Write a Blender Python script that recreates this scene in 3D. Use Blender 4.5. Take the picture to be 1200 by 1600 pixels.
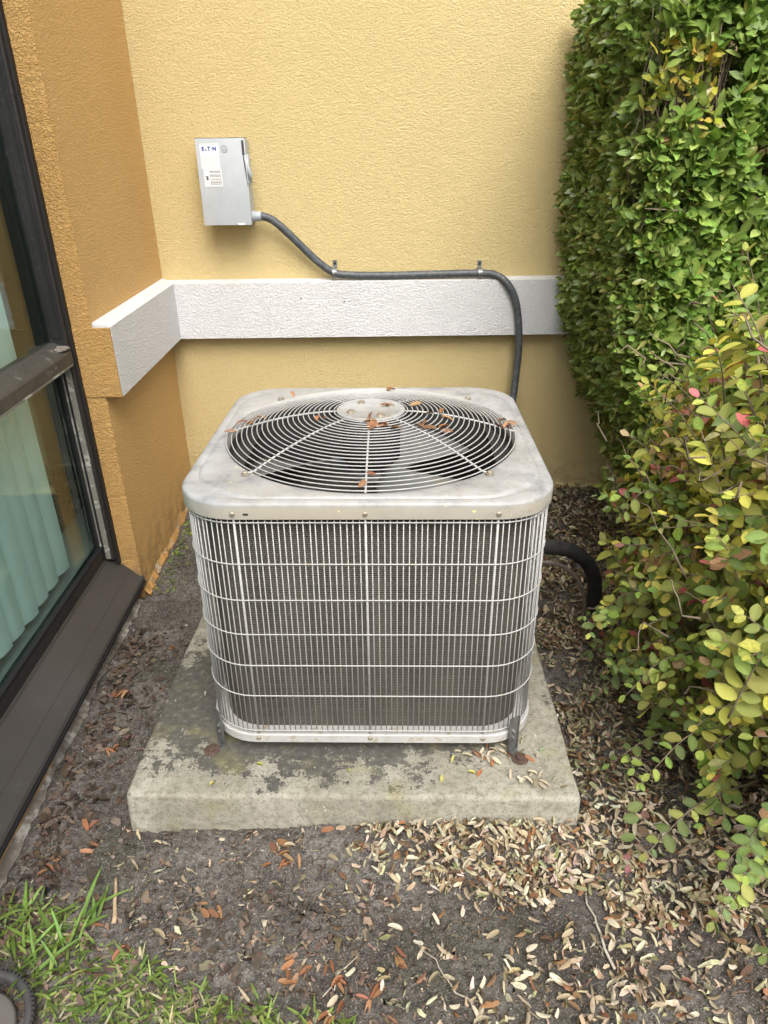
import bpy, math, random
import numpy as np
from mathutils import Vector, Matrix
for o in list(bpy.data.objects):
    bpy.data.objects.remove(o, do_unlink=True)
scene = bpy.context.scene
COL = scene.collection
rng = np.random.default_rng(7)
random.seed(7)
PI = math.pi

# ------------------------------------------------------------------ camera
FPX = 1100.3
CAM = np.array([.8202, -2.814, 1.36])
def cam_axes(yaw, pitch, roll):
    cy, sy, cp, sp = math.cos(yaw), math.sin(yaw), math.cos(pitch), math.sin(pitch)
    fwd = np.array([sy*cp, cy*cp, -sp]); right = np.array([cy, -sy, 0.]); down = np.cross(fwd, right)
    c, s = math.cos(roll), math.sin(roll)
    return np.array([c*right+s*down, -s*right+c*down, fwd])
RC = cam_axes(.0064, .4799, .0111)
cd = bpy.data.cameras.new('camera')
cd.sensor_fit = 'VERTICAL'; cd.sensor_height = 36; cd.lens = FPX/1600*36
cd.clip_start = .02; cd.clip_end = 500
cam = bpy.data.objects.new('camera', cd); COL.objects.link(cam)
m = Matrix.Identity(4)
for i in range(3):
    m[i][0] = RC[0][i]; m[i][1] = -RC[1][i]; m[i][2] = -RC[2][i]; m[i][3] = CAM[i]
cam.matrix_world = m
scene.camera = cam

# ------------------------------------------------------------------ sky, sun, exposure
SUN_EL, SUN_AZ = math.radians(54), math.radians(168)      # azimuth clockwise from +y
w = bpy.data.worlds.new('World'); scene.world = w; w.use_nodes = True
nt = w.node_tree; nt.nodes.clear()
sky = nt.nodes.new('ShaderNodeTexSky'); sky.sky_type = 'NISHITA'; sky.sun_disc = False
sky.sun_elevation = SUN_EL; sky.sun_rotation = SUN_AZ; sky.air_density = 1.0; sky.dust_density = 6.0; sky.ozone_density = 1.0
hs = nt.nodes.new('ShaderNodeHueSaturation'); hs.inputs['Saturation'].default_value = .3
bg = nt.nodes.new('ShaderNodeBackground'); bg.inputs['Strength'].default_value = .135
wo = nt.nodes.new('ShaderNodeOutputWorld')
nt.links.new(sky.outputs[0], hs.inputs['Color']); nt.links.new(hs.outputs[0], bg.inputs[0]); nt.links.new(bg.outputs[0], wo.inputs[0])
sd = bpy.data.lights.new('sun', 'SUN'); sd.energy = 1.5; sd.angle = math.radians(45); sd.color = (1, .97, .92)
sun = bpy.data.objects.new('sun', sd); COL.objects.link(sun)
sdir = Vector((math.sin(SUN_AZ)*math.cos(SUN_EL), math.cos(SUN_AZ)*math.cos(SUN_EL), math.sin(SUN_EL)))
sun.rotation_euler = sdir.to_track_quat('Z', 'Y').to_euler(); sun.location = (1, -4, 6)
vs = scene.view_settings
vs.view_transform = 'Standard'; vs.look = 'None'; vs.exposure = .84; vs.gamma = 1; vs.use_curve_mapping = False
scene.cycles.max_bounces = 8; scene.cycles.transparent_max_bounces = 12

# ------------------------------------------------------------------ helpers
def mat(name):
    M = bpy.data.materials.new(name); M.use_nodes = True
    return M, M.node_tree.nodes, M.node_tree.links, M.node_tree.nodes['Principled BSDF']
class NB:
    """tiny node-graph writer"""
    def __init__(s, name, rough=.6, metal=0., spec=.5):
        s.M, s.n, s.l, s.p = mat(name)
        s.p.inputs['Roughness'].default_value = rough; s.p.inputs['Metallic'].default_value = metal
        s.p.inputs['Specular IOR Level'].default_value = spec
        s.tc = s.n.new('ShaderNodeTexCoord'); s.obj = s.tc.outputs['Object']
    def put(s, inp, v):
        if hasattr(v, 'links'): s.l.new(v, inp)
        else: inp.default_value = v
    def mapping(s, scale=(1, 1, 1), rot=(0, 0, 0), vec=None):
        q = s.n.new('ShaderNodeMapping'); q.inputs['Scale'].default_value = scale; q.inputs['Rotation'].default_value = rot
        s.l.new(vec or s.obj, q.inputs['Vector']); return q.outputs[0]
    def noise(s, scale, detail=4, rough=.55, dist=0., vec=None):
        q = s.n.new('ShaderNodeTexNoise'); q.inputs['Scale'].default_value = scale; q.inputs['Detail'].default_value = detail
        q.inputs['Roughness'].default_value = rough; q.inputs['Distortion'].default_value = dist
        s.l.new(vec or s.obj, q.inputs['Vector']); return q.outputs['Fac']
    def voro(s, scale, feature='F1', vec=None, out='Distance'):
        q = s.n.new('ShaderNodeTexVoronoi'); q.feature = feature; q.inputs['Scale'].default_value = scale
        s.l.new(vec or s.obj, q.inputs['Vector']); return q.outputs[out]
    def ramp(s, fac, stops):
        q = s.n.new('ShaderNodeValToRGB'); e = q.color_ramp.elements
        while len(e) < len(stops): e.new(.5)
        for k, (p, c) in zip(e, stops):
            k.position = p; k.color = (c, c, c, 1) if not isinstance(c, tuple) else (*c[:3], 1)
        s.put(q.inputs[0], fac); return q.outputs[0]
    def mix(s, fac, a, b, mode='MIX'):
        q = s.n.new('ShaderNodeMix'); q.data_type = 'RGBA'; q.blend_type = mode
        f = lambda c: (*c, 1) if isinstance(c, tuple) and len(c) == 3 else c
        s.put(q.inputs[0], fac); s.put(q.inputs[6], f(a)); s.put(q.inputs[7], f(b)); return q.outputs[2]
    def math(s, op, a, b=0.):
        q = s.n.new('ShaderNodeMath'); q.operation = op; s.put(q.inputs[0], a); s.put(q.inputs[1], b); return q.outputs[0]
    def sep(s, vec=None):
        q = s.n.new('ShaderNodeSeparateXYZ'); s.l.new(vec or s.obj, q.inputs[0]); return q.outputs
    def bump(s, h, strength=.5, dist=.002, nrm=None):
        q = s.n.new('ShaderNodeBump'); q.inputs['Strength'].default_value = strength; q.inputs['Distance'].default_value = dist
        s.put(q.inputs['Height'], h)
        if nrm is not None: s.l.new(nrm, q.inputs['Normal'])
        s.l.new(q.outputs[0], s.p.inputs['Normal']); return q.outputs[0]
    def color(s, c):
        s.put(s.p.inputs['Base Color'], (*c, 1) if isinstance(c, tuple) else c); return s

def mesh(name, v, f, smooth=False):
    me = bpy.data.meshes.new(name)
    me.from_pydata([tuple(map(float, p)) for p in v], [], [tuple(int(i) for i in q) for q in f])
    if smooth: me.polygons.foreach_set('use_smooth', [True]*len(me.polygons))
    me.update(); return me
def link(name, me, material, parent=None, loc=None):
    o = bpy.data.objects.new(name, me); COL.objects.link(o)
    if material is not None and me is not None and not me.materials: me.materials.append(material)
    if parent is not None: o.parent = parent
    if loc is not None: o.location = loc
    return o
def tag(o, label=None, cat=None, group=None, kind=None):
    for k, val in (('label', label), ('category', cat), ('group', group), ('kind', kind)):
        if val: o[k] = val
    return o
def empty(name, loc=(0, 0, 0), rot=(0, 0, 0)):
    o = bpy.data.objects.new(name, None); COL.objects.link(o); o.location = loc; o.rotation_euler = rot
    o.empty_display_size = .05; return o
class MB:
    def __init__(s): s.v = []; s.f = []
    def add(s, v, f):
        b = len(s.v); s.v += [tuple(p) for p in v]; s.f += [tuple(i+b for i in q) for q in f]; return s
    def box(s, x0, x1, y0, y1, z0, z1, bev=0.):
        if bev <= 0:
            v = [(x, y, z) for z in (z0, z1) for y in (y0, y1) for x in (x0, x1)]
            return s.add(v, [(0, 2, 3, 1), (4, 5, 7, 6), (0, 1, 5, 4), (2, 6, 7, 3), (0, 4, 6, 2), (1, 3, 7, 5)])
        import bmesh
        bm = bmesh.new(); bmesh.ops.create_cube(bm, size=1)
        for q in bm.verts: q.co = Vector(((x0+x1)/2+q.co.x*(x1-x0), (y0+y1)/2+q.co.y*(y1-y0), (z0+z1)/2+q.co.z*(z1-z0)))
        bmesh.ops.bevel(bm, geom=bm.edges[:], offset=bev, segments=2, profile=.6, affect='EDGES')
        bm.verts.index_update()
        s.add([tuple(q.co) for q in bm.verts], [tuple(q.index for q in p.verts) for p in bm.faces]); bm.free(); return s
    def tube(s, pts, r, n=8, caps=True, closed=False):
        pts = [Vector(p) for p in pts]; K = len(pts)
        rs = r if hasattr(r, '__len__') else [r]*K
        T = []
        for i in range(K):
            a = pts[(i-1) % K] if (closed or i > 0) else pts[0]
            b = pts[(i+1) % K] if (closed or i < K-1) else pts[-1]
            T.append((b-a).normalized())
        ref = Vector((0, 0, 1)) if abs(T[0].z) < .9 else Vector((1, 0, 0))
        u = (ref-T[0]*ref.dot(T[0])).normalized(); v = []
        for i in range(K):
            u = (u-T[i]*u.dot(T[i])).normalized(); wv = T[i].cross(u)
            for k in range(n):
                a = 2*PI*k/n; v.append(pts[i]+(u*math.cos(a)+wv*math.sin(a))*rs[i])
        f = []
        for i in range(K if closed else K-1):
            j = (i+1) % K
            for k in range(n):
                f.append((i*n+k, i*n+(k+1) % n, j*n+(k+1) % n, j*n+k))
        if caps and not closed: f += [tuple(range(n))[::-1], tuple((K-1)*n+k for k in range(n))]
        return s.add(v, f)
    def lathe(s, prof, n=24, c=(0, 0, 0), axis='z', cap=True):
        v = []
        for r, z in prof:
            for k in range(n):
                a = 2*PI*k/n; p = (r*math.cos(a), r*math.sin(a), z)
                if axis == 'y': p = (p[0], -p[2], p[1])
                if axis == 'x': p = (p[2], p[0], p[1])
                v.append((p[0]+c[0], p[1]+c[1], p[2]+c[2]))
        f = []
        for i in range(len(prof)-1):
            for k in range(n): f.append((i*n+k, i*n+(k+1) % n, (i+1)*n+(k+1) % n, (i+1)*n+k))
        if cap: f += [tuple(range(n))[::-1], tuple((len(prof)-1)*n+k for k in range(n))]
        return s.add(v, f)
    def build(s, name, material, parent=None, smooth=False, loc=None):
        return link(name, mesh(name, s.v, s.f, smooth), material, parent, loc)
def smooth_by_angle(o, deg=40):
    me = o.data; me.polygons.foreach_set('use_smooth', [True]*len(me.polygons))
    import bmesh
    bm = bmesh.new(); bm.from_mesh(me)
    for e in bm.edges:
        if len(e.link_faces) == 2 and e.calc_face_angle(0) > math.radians(deg): e.smooth = False
    bm.to_mesh(me); bm.free(); return o
def spline(pts, n=8):
    P = [Vector(p) for p in pts]; P = [P[0]*2-P[1]]+P+[P[-1]*2-P[-2]]; out = []
    for i in range(1, len(P)-2):
        for k in range(n):
            t = k/n; a, b, c, d = P[i-1], P[i], P[i+1], P[i+2]
            out.append(.5*((2*b)+(c-a)*t+(2*a-5*b+4*c-d)*t*t+(3*b-a-3*c+d)*t**3))
    out.append(P[-2]); return out
_tab = rng.random((64, 64))
def vnoise(x, y, s):
    x = np.asarray(x)*s+100; y = np.asarray(y)*s+100
    xi = np.floor(x).astype(int); yi = np.floor(y).astype(int); fx = x-xi; fy = y-yi
    fx = fx*fx*(3-2*fx); fy = fy*fy*(3-2*fy)
    g = lambda i, j: _tab[i % 64, j % 64]
    return (g(xi, yi)*(1-fx)+g(xi+1, yi)*fx)*(1-fy)+(g(xi, yi+1)*(1-fx)+g(xi+1, yi+1)*fx)*fy-.5
SLOPE = .032
def gz(x, y):
    x = np.asarray(x, float); y = np.asarray(y, float)
    z = SLOPE*np.clip(y, -3.5, .2)
    z = z+np.exp(-((y+1.735)/.07)**2)*np.clip((x-.15)/.1, 0, 1)*np.clip((1.5-x)/.1, 0, 1)*(.018+.016*np.clip((x-.55)/.3, 0, 1))
    return z+.020*vnoise(x, y, 5)+.009*vnoise(x+3, y, 17)+.004*vnoise(x, y+7, 43)

# ------------------------------------------------------------------ materials
def stucco(name, c0, c1, amp=.7, scale=1., rough=.75, streak=0.):
    b = NB(name, rough, spec=.25)
    vec = b.mapping((1, 1, 1.35), (.3, .5, .4))
    n1 = b.noise(95*scale, 3, .5, .9, vec); n2 = b.noise(240*scale, 2, .5, 0); n3 = b.noise(1.6, 5, .6)
    n4 = b.noise(26*scale, 2)
    h = b.math('ADD', b.math('MULTIPLY', b.ramp(n1, [(.36, 0.), (.62, 1.)]), .8), b.math('ADD', b.math('MULTIPLY', n2, .25), b.math('MULTIPLY', n4, .5)))
    b.bump(h, amp, .0048)
    c = b.mix(b.ramp(n3, [(.3, 0.), (.72, 1.)]), c0, c1)
    c = b.mix(b.math('MULTIPLY', b.ramp(n1, [(.3, 1.), (.52, 0.)]), .16), c, tuple(v*.6 for v in c0))
    spk = b.ramp(b.noise(34, 5, .7), [(.73, 0.), (.78, 1.)])
    c = b.mix(b.math('MULTIPLY', spk, .14), c, (.12, .09, .05))
    s_ = b.sep(); foot = b.math('MULTIPLY', b.ramp(s_[2], [(.02, 1.), (.22, 0.)]), b.ramp(b.noise(18, 6, .7), [(.42, .0), (.66, 1.)]))
    c = b.mix(b.math('MULTIPLY', foot, .7), c, (.13, .10, .07))      # soil splashed on the wall foot
    b.color(c); return b.M
M = {}
M['yellow'] = stucco('yellow_stucco', (.635, .505, .25), (.59, .465, .225), .62, 1.5)
M['orange'] = stucco('orange_stucco', (.66, .42, .165), (.61, .375, .14), .75, 1.4)
M['orange_rough'] = stucco('orange_rough_stucco', (.57, .345, .125), (.48, .28, .095), .9, 1.5)
M['white'] = stucco('white_stucco', (.74, .735, .735), (.68, .675, .68), .75, 1.4)

b = NB('peeling_paint', .7)
n = b.noise(40, 5, .65); b.bump(n, .9, .006)
b.color(b.ramp(b.noise(22, 4, .6), [(.32, (.46, .26, .085)), (.5, (.40, .22, .07)), (.58, (.30, .22, .14)), (.66, (.5, .42, .3)), (.78, (.14, .11, .085))])); M['peel'] = b.M
b = NB('mortar', .9)
b.bump(b.noise(70, 5, .7), .9, .005); b.color(b.ramp(b.noise(7, 6, .7), [(.3, (.12, .10, .085)), (.52, (.20, .18, .15)), (.60, (.5, .48, .44)), (.7, (.68, .66, .63))])); M['mortar'] = b.M
b = NB('foundation', .85)
b.bump(b.noise(60, 5, .7), .8, .004)
b.color(b.ramp(b.noise(14, 5, .65), [(.3, (.2, .15, .1)), (.48, (.36, .24, .12)), (.62, (.46, .30, .13)), (.75, (.3, .28, .24))])); M['foundation'] = b.M

def worn_metal(name, base, worn, rough=.45, thr=.62, scale=9, spec=.5):
    b = NB(name, rough, spec=spec)
    n1 = b.noise(scale, 6, .68, .4); n2 = b.noise(scale*9, 4, .6); n3 = b.noise(2.5, 4)
    c = b.mix(b.ramp(n3, [(.35, 0.), (.65, 1.)]), base, tuple(v*1.35 for v in base))
    c = b.mix(b.ramp(n1, [(thr, 0.), (thr+.07, 1.)]), c, worn)
    c = b.mix(b.math('MULTIPLY', b.ramp(n2, [(.6, 0.), (.75, 1.)]), .35), c, worn)
    b.put(b.p.inputs['Roughness'], b.ramp(n1, [(.3, rough-.1), (.75, rough+.25)])); b.bump(n2, .15, .001); b.color(c); return b.M
M['bronze'] = worn_metal('bronze_aluminium', (.017, .016, .016), (.13, .125, .12), .42, .70)
M['bronze_sill'] = worn_metal('bronze_sill', (.036, .033, .031), (.085, .08, .078), .5, .74, 5)
M['bronze_worn'] = worn_metal('worn_frame', (.15, .145, .12), (.42, .41, .37), .55, .55, 14)
M['gasket'] = NB('black_gasket', .6).color((.008, .008, .010)).M

b = NB('window_glass'); b.n.remove(b.p)
tr = b.n.new('ShaderNodeBsdfTransparent'); tr.inputs[0].default_value = (.80, .89, .87, 1)
gl = b.n.new('ShaderNodeBsdfGlossy'); gl.inputs['Roughness'].default_value = .01; gl.inputs[0].default_value = (.9, .95, .93, 1)
fr = b.n.new('ShaderNodeFresnel'); ge = b.n.new('ShaderNodeNewGeometry'); b.l.new(b.math('ADD', b.math('MULTIPLY', ge.outputs['Backfacing'], 1/1.52-1.52), 1.52), fr.inputs[0])   # same index from either face
mx = b.n.new('ShaderNodeMixShader'); b.l.new(fr.outputs[0], mx.inputs[0]); b.l.new(tr.outputs[0], mx.inputs[1]); b.l.new(gl.outputs[0], mx.inputs[2])
out = [q for q in b.n if q.type == 'OUTPUT_MATERIAL'][0]; b.l.new(mx.outputs[0], out.inputs[0]); M['glass'] = b.M
b = NB('blind_fabric', .7); b.bump(b.noise(300, 2, .5, 0, b.mapping((1, 1, .1))), .2, .0006); b.color((.80, .86, .82)); M['blind'] = b.M
M['room'] = NB('room_paint', .9).color((.30, .27, .23)).M
M['room_sill'] = NB('room_sill', .7).color((.36, .37, .35)).M

b = NB('lid_paint', .42)
n1 = b.noise(15, 8, .72, .25); n2 = b.noise(38, 5, .65); n3 = b.noise(160, 2); n4 = b.noise(3.1, 4)
xyz = b.sep()
c = b.ramp(n1, [(.33, (.18, .187, .205)), (.43, (.28, .288, .303)), (.54, (.345, .35, .362)), (.70, (.42, .422, .428))])
c = b.mix(b.math('MULTIPLY', b.ramp(n2, [(.55, 0.), (.72, 1.)]), .35), c, (.34, .31, .27))
lip = b.ramp(xyz[2], [(.60, 1.), (.662, 1.), (.672, 0.)])                       # dust caught on the vertical lip
dirt = b.math('MULTIPLY', b.ramp(n4, [(.42, 0.), (.58, 1.)]), b.ramp(n2, [(.4, .25), (.6, 1.)]))
c = b.mix(b.math('MULTIPLY', b.math('MAXIMUM', b.math('MULTIPLY', dirt, .35), b.math('MULTIPLY', lip, b.ramp(n4, [(.35, .45), (.65, .9)]))), 1.), c, (.38, .335, .265))
grime = b.math('MULTIPLY', b.ramp(xyz[0], [(.12, 0.), (.36, 1.)]), b.ramp(b.noise(46, 6, .75, .5), [(.52, 0.), (.66, 1.)]))
c = b.mix(b.math('MULTIPLY', grime, .55), c, (.17, .15, .13))
c = b.mix(b.ramp(b.noise(52, 3, .5), [(.715, 0.), (.735, 1.)]), c, (.62, .56, .27))
b.put(b.p.inputs['Roughness'], b.ramp(n1, [(.3, .38), (.7, .58)])); b.bump(n2, .12, .0015); b.color(c); M['lid'] = b.M
b = NB('wire_coat', .4)
n2 = b.noise(60, 4, .6)
b.color(b.ramp(n2, [(.35, (.36, .357, .35)), (.58, (.43, .428, .42)), (.68, (.42, .38, .31)), (.78, (.31, .25, .18))])); M['wire'] = b.M
b = NB('pan_paint', .5); n2 = b.noise(30, 5, .65)
b.color(b.ramp(n2, [(.3, (.38, .37, .35)), (.56, (.46, .455, .44)), (.66, (.36, .31, .24)), (.78, (.27, .18, .12))])); M['pan'] = b.M
b = NB('coil_fin', .55, .3)
s = b.sep(); fin = b.math('SINE', b.math('MULTIPLY', s[2], 2*PI/.0048)); row = b.math('SINE', b.math('MULTIPLY', s[2], 2*PI/.0254))
v1 = b.math('SINE', b.math('MULTIPLY', b.math('ADD', s[0], s[1]), 2*PI/.0032))
hgt = b.math('ADD', b.math('MULTIPLY', fin, .7), b.math('MULTIPLY', v1, .25)); b.bump(hgt, .8, .0014)
c = b.ramp(b.noise(8, 5, .7, .3, b.mapping((1.6, 1.6, .35))), [(.3, (.075, .067, .054)), (.5, (.12, .108, .089)), (.7, (.175, .157, .128))])
c = b.mix(b.math('MULTIPLY', b.math('ADD', b.math('MULTIPLY', fin, .5), .5), .55), c, (.034, .031, .026))
c = b.mix(b.math('MULTIPLY', b.ramp(row, [(.2, 0.), (.95, 1.)]), .25), c, (.14, .115, .09))
b.color(c); M['coil'] = b.M
M['dark'] = NB('unit_interior', .8).color((.022, .022, .023)).M
M['venturi'] = NB('venturi_metal', .6).color((.035, .035, .035)).M
b = NB('fan_blade', .45, .2); b.color(b.ramp(b.noise(14, 5, .65), [(.35, (.15, .155, .155)), (.6, (.21, .215, .21)), (.72, (.24, .22, .13))])); M['blade'] = b.M
b = NB('galvanised', .42, .75); b.color(b.ramp(b.voro(60, out='Color'), [(.2, (.17, .175, .175)), (.8, (.30, .305, .305))])); M['galv'] = b.M
b = NB('rust', .85); b.bump(b.noise(120, 4), .6, .002); b.color(b.ramp(b.noise(70, 5, .7), [(.3, (.045, .03, .024)), (.55, (.085, .05, .036)), (.75, (.15, .10, .075))])); M['rust'] = b.M
b = NB('bolt_head', .5, .5); b.color(b.ramp(b.noise(150, 4), [(.35, (.42, .39, .34)), (.6, (.3, .24, .17)), (.75, (.2, .12, .07))])); M['bolt'] = b.M

b = NB('pad_concrete', .88, spec=.3)
n1 = b.noise(5, 7, .66, .5); n2 = b.noise(55, 5, .7); n3 = b.noise(13, 8, .75); n4 = b.noise(190, 3, .6)
s = b.sep()
c = b.ramp(n1, [(.28, (.20, .185, .14)), (.5, (.30, .283, .228)), (.72, (.40, .38, .32))])
c = b.mix(b.math('MULTIPLY', b.ramp(n2, [(.46, 0.), (.62, 1.)]), .6), c, (.15, .135, .10))
top = b.ramp(s[2], [(.0, 0.), (1., 1.)])
# mildew stain: a patch of its own shape reaching out of the unit's front left corner
dx = b.math('DIVIDE', b.math('ADD', s[0], .16), .52); dy = b.math('DIVIDE', b.math('ADD', s[1], .20), .27)
rad = b.math('SQRT', b.math('ADD', b.math('MULTIPLY', dx, dx), b.math('MULTIPLY', dy, dy)))
rad = b.math('ADD', rad, b.math('MULTIPLY', b.math('SUBTRACT', n3, .5), 2.4))
onTop = b.ramp(b.math('ADD', s[2], .5), [(.490, 0.), (.4985, 1.)])
rad = b.math('ADD', rad, b.math('ADD', b.math('MULTIPLY', b.math('SUBTRACT', n2, .5), .9), b.math('MULTIPLY', b.math('SUBTRACT', n4, .5), .6)))
stain = b.math('MULTIPLY', b.ramp(rad, [(.95, 1.), (2.05, 0.)]), onTop)
c = b.mix(b.math('MULTIPLY', stain, .95), c, b.ramp(n2, [(.35, (.05, .048, .044)), (.55, (.085, .08, .07)), (.7, (.17, .16, .13))]))
c = b.mix(b.math('MULTIPLY', b.ramp(b.noise(7.5, 4, .6), [(.56, 0.), (.7, 1.)]), .38), c, (.30, .28, .10))
c = b.mix(b.math('MULTIPLY', b.ramp(n4, [(.56, 0.), (.68, 1.)]), .65), c, (.10, .09, .07))
c = b.mix(b.ramp(b.noise(44, 3, .5, 0, b.mapping((1, 1, 1), (1, 2, 3))), [(.71, 0.), (.74, .75)]), c, (.52, .49, .38))
b.bump(b.math('ADD', b.math('MULTIPLY', n2, .7), b.math('MULTIPLY', n4, .5)), .55, .004); b.color(c); M['pad'] = b.M

b = NB('soil', .95, spec=.15)
n1 = b.noise(6, 6, .65, .3); n2 = b.noise(70, 5, .75); n3 = b.noise(260, 3, .7); s = b.sep()
c = b.ramp(n1, [(.3, (.088, .076, .065)), (.5, (.165, .147, .129)), (.72, (.27, .248, .222))])
c = b.mix(b.ramp(n2, [(.38, .85), (.6, 0.)]), c, (.045, .038, .033))
c = b.mix(b.math('MULTIPLY', b.ramp(n3, [(.56, 0.), (.67, 1.)]), .7), c, (.46, .44, .41))
c = b.mix(b.math('MULTIPLY', b.ramp(b.noise(3.3, 4), [(.55, 0.), (.66, 1.)]), .3), c, (.045, .05, .018))
under = b.ramp(s[0], [(.0, 0.), (1., 0.)])
far = b.ramp(b.math('MULTIPLY', s[1], -.1), [(.30, 0.), (.36, 1.)])
c = b.mix(far, c, b.ramp(b.noise(20, 5, .7), [(.3, (.035, .06, .018)), (.7, (.09, .13, .04))]))
b.bump(b.math('ADD', n2, b.math('MULTIPLY', n3, .7)), 1., .009); b.color(c); M['soil'] = b.M

b = NB('box_paint', .42)
n1 = b.noise(9, 5, .6); n2 = b.noise(90, 3, .6, 0, b.mapping((3, 1, .25)))
c = b.ramp(n1, [(.35, (.42, .45, .475)), (.65, (.48, .505, .53))])
c = b.mix(b.math('MULTIPLY', b.ramp(n2, [(.5, 0.), (.7, 1.)]), .25), c, (.31, .33, .35))
c = b.mix(b.math('MULTIPLY', b.ramp(b.noise(22, 4, .6), [(.66, 0.), (.74, 1.)]), .6), c, (.42, .35, .25)); b.color(c); M['box'] = b.M
M['box_dark'] = NB('box_edge', .6).color((.05, .05, .055)).M
M['paper'] = NB('label_paper', .6).color((.80, .80, .80)).M
M['print'] = NB('label_ink', .7).color((.10, .10, .11)).M
M['print_grey'] = NB('label_fine_print', .7).color((.42, .42, .43)).M
M['blue'] = NB('logo_blue', .6).color((.012, .075, .30)).M
M['emboss'] = NB('emboss_grey', .5).color((.36, .37, .38)).M
b = NB('conduit_pvc', .5); c = b.ramp(b.noise(70, 4, .65, .0, b.mapping((1, 1, 1))), [(.35, (.045, .050, .055)), (.62, (.085, .092, .098)), (.72, (.2, .2, .19))]); b.color(c); M['conduit'] = b.M
M['fitting'] = NB('fitting_grey', .5).color((.36, .38, .41)).M
b = NB('foam_insulation', .85); b.bump(b.noise(90, 3), .4, .003); b.color(b.ramp(b.noise(30, 4), [(.35, (.008, .008, .008)), (.7, (.022, .022, .02))])); M['foam'] = b.M
b = NB('aged_copper', .5, .6); b.color(b.ramp(b.noise(40, 4), [(.35, (.19, .155, .13)), (.7, (.32, .28, .25))])); M['copper'] = b.M
b = NB('dark_plastic', .55); b.bump(b.noise(200, 3), .2, .001); b.color(b.ramp(b.noise(30, 4), [(.3, (.035, .035, .037)), (.7, (.075, .073, .07))])); M['plastic'] = b.M
M['plastic_grey'] = NB('grey_plastic', .7).color((.11, .10, .09)).M
b = NB('bark', .9); b.bump(b.noise(60, 4), .7, .004); b.color(b.ramp(b.noise(30, 4), [(.3, (.11, .08, .055)), (.7, (.27, .21, .15))])); M['bark'] = b.M

def leaf_mat(name, rough=.38, trans=.28, spec=.5, blotch=.2):
    b = NB(name, rough, spec=spec)
    at = b.n.new('ShaderNodeAttribute'); at.attribute_name = 'col'
    n = b.noise(190, 3, .6)
    c = b.mix(b.math('MULTIPLY', b.ramp(n, [(.35, 1.), (.65, 0.)]), .28), at.outputs['Color'], (.02, .02, .008), 'MIX')
    c = b.mix(b.math('MULTIPLY', b.ramp(b.noise(75, 4, .65), [(.58, 0.), (.70, 1.)]), blotch), c, (.30, .17, .07))
    b.color(c); b.bump(n, .35, .0015)
    t = b.n.new('ShaderNodeBsdfTranslucent'); b.l.new(b.mix(1., c, (1., 1., .55), 'MULTIPLY'), t.inputs[0])
    mx = b.n.new('ShaderNodeMixShader'); mx.inputs[0].default_value = trans
    out = [q for q in b.n if q.type == 'OUTPUT_MATERIAL'][0]
    b.l.new(b.p.outputs[0], mx.inputs[1]); b.l.new(t.outputs[0], mx.inputs[2]); b.l.new(mx.outputs[0], out.inputs[0]); return b.M
M['leaf'] = leaf_mat('glossy_leaf', .32, .20, .55)
M['bush_leaf'] = leaf_mat('matte_leaf', .55, .32, .3, .5)
M['dry'] = leaf_mat('dry_leaf', .7, .10, .25, .35)
M['grass'] = leaf_mat('grass_blade', .5, .35, .35)

# ------------------------------------------------------------------ leaf engine
PROF = {'ellip': ([0, .2, .45, .7, .88, 1], [.0, .66, 1., .84, .42, 0]),
        'oval': ([0, .15, .44, .7, .88, 1], [.0, .62, 1., .88, .50, 0]),
        'slim': ([0, .12, .38, .68, .92, 1], [.0, .70, 1., .95, .58, 0]),
        'blade': ([0, .2, .45, .7, .88, 1], [.0, .95, 1., .8, .45, 0])}
LF = [(0, 2, 1), (0, 3, 2)]
for k in range(3):
    q = 1+3*k; LF += [(q, q+1, q+4, q+3), (q+1, q+2, q+5, q+4)]
LF += [(10, 11, 13), (11, 12, 13)]
def leaf_verts(P, A, N, L, Wd, curl, fold, prof):
    t, wv = PROF[prof]; n = len(P)
    S = np.cross(A, N); S /= np.linalg.norm(S, axis=1, keepdims=True)+1e-9
    N = np.cross(S, A)
    V = np.zeros((n, 14, 3))
    def at(tt, ww, sd):
        off = (curl*L*(tt*tt)*-1 + fold*abs(sd)*Wd*ww*.5)[:, None]
        return P+A*(L*tt)[:, None]+S*(Wd*.5*ww*sd*(1-.35*np.minimum(fold, 1.2)))[:, None]+N*off
    V[:, 0] = at(t[0], 0, 0); V[:, 13] = at(t[5], 0, 0)
    for k in range(4):
        for j, sd in enumerate((-1, 0, 1)): V[:, 1+3*k+j] = at(t[k+1], wv[k+1], sd)
    return V
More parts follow.
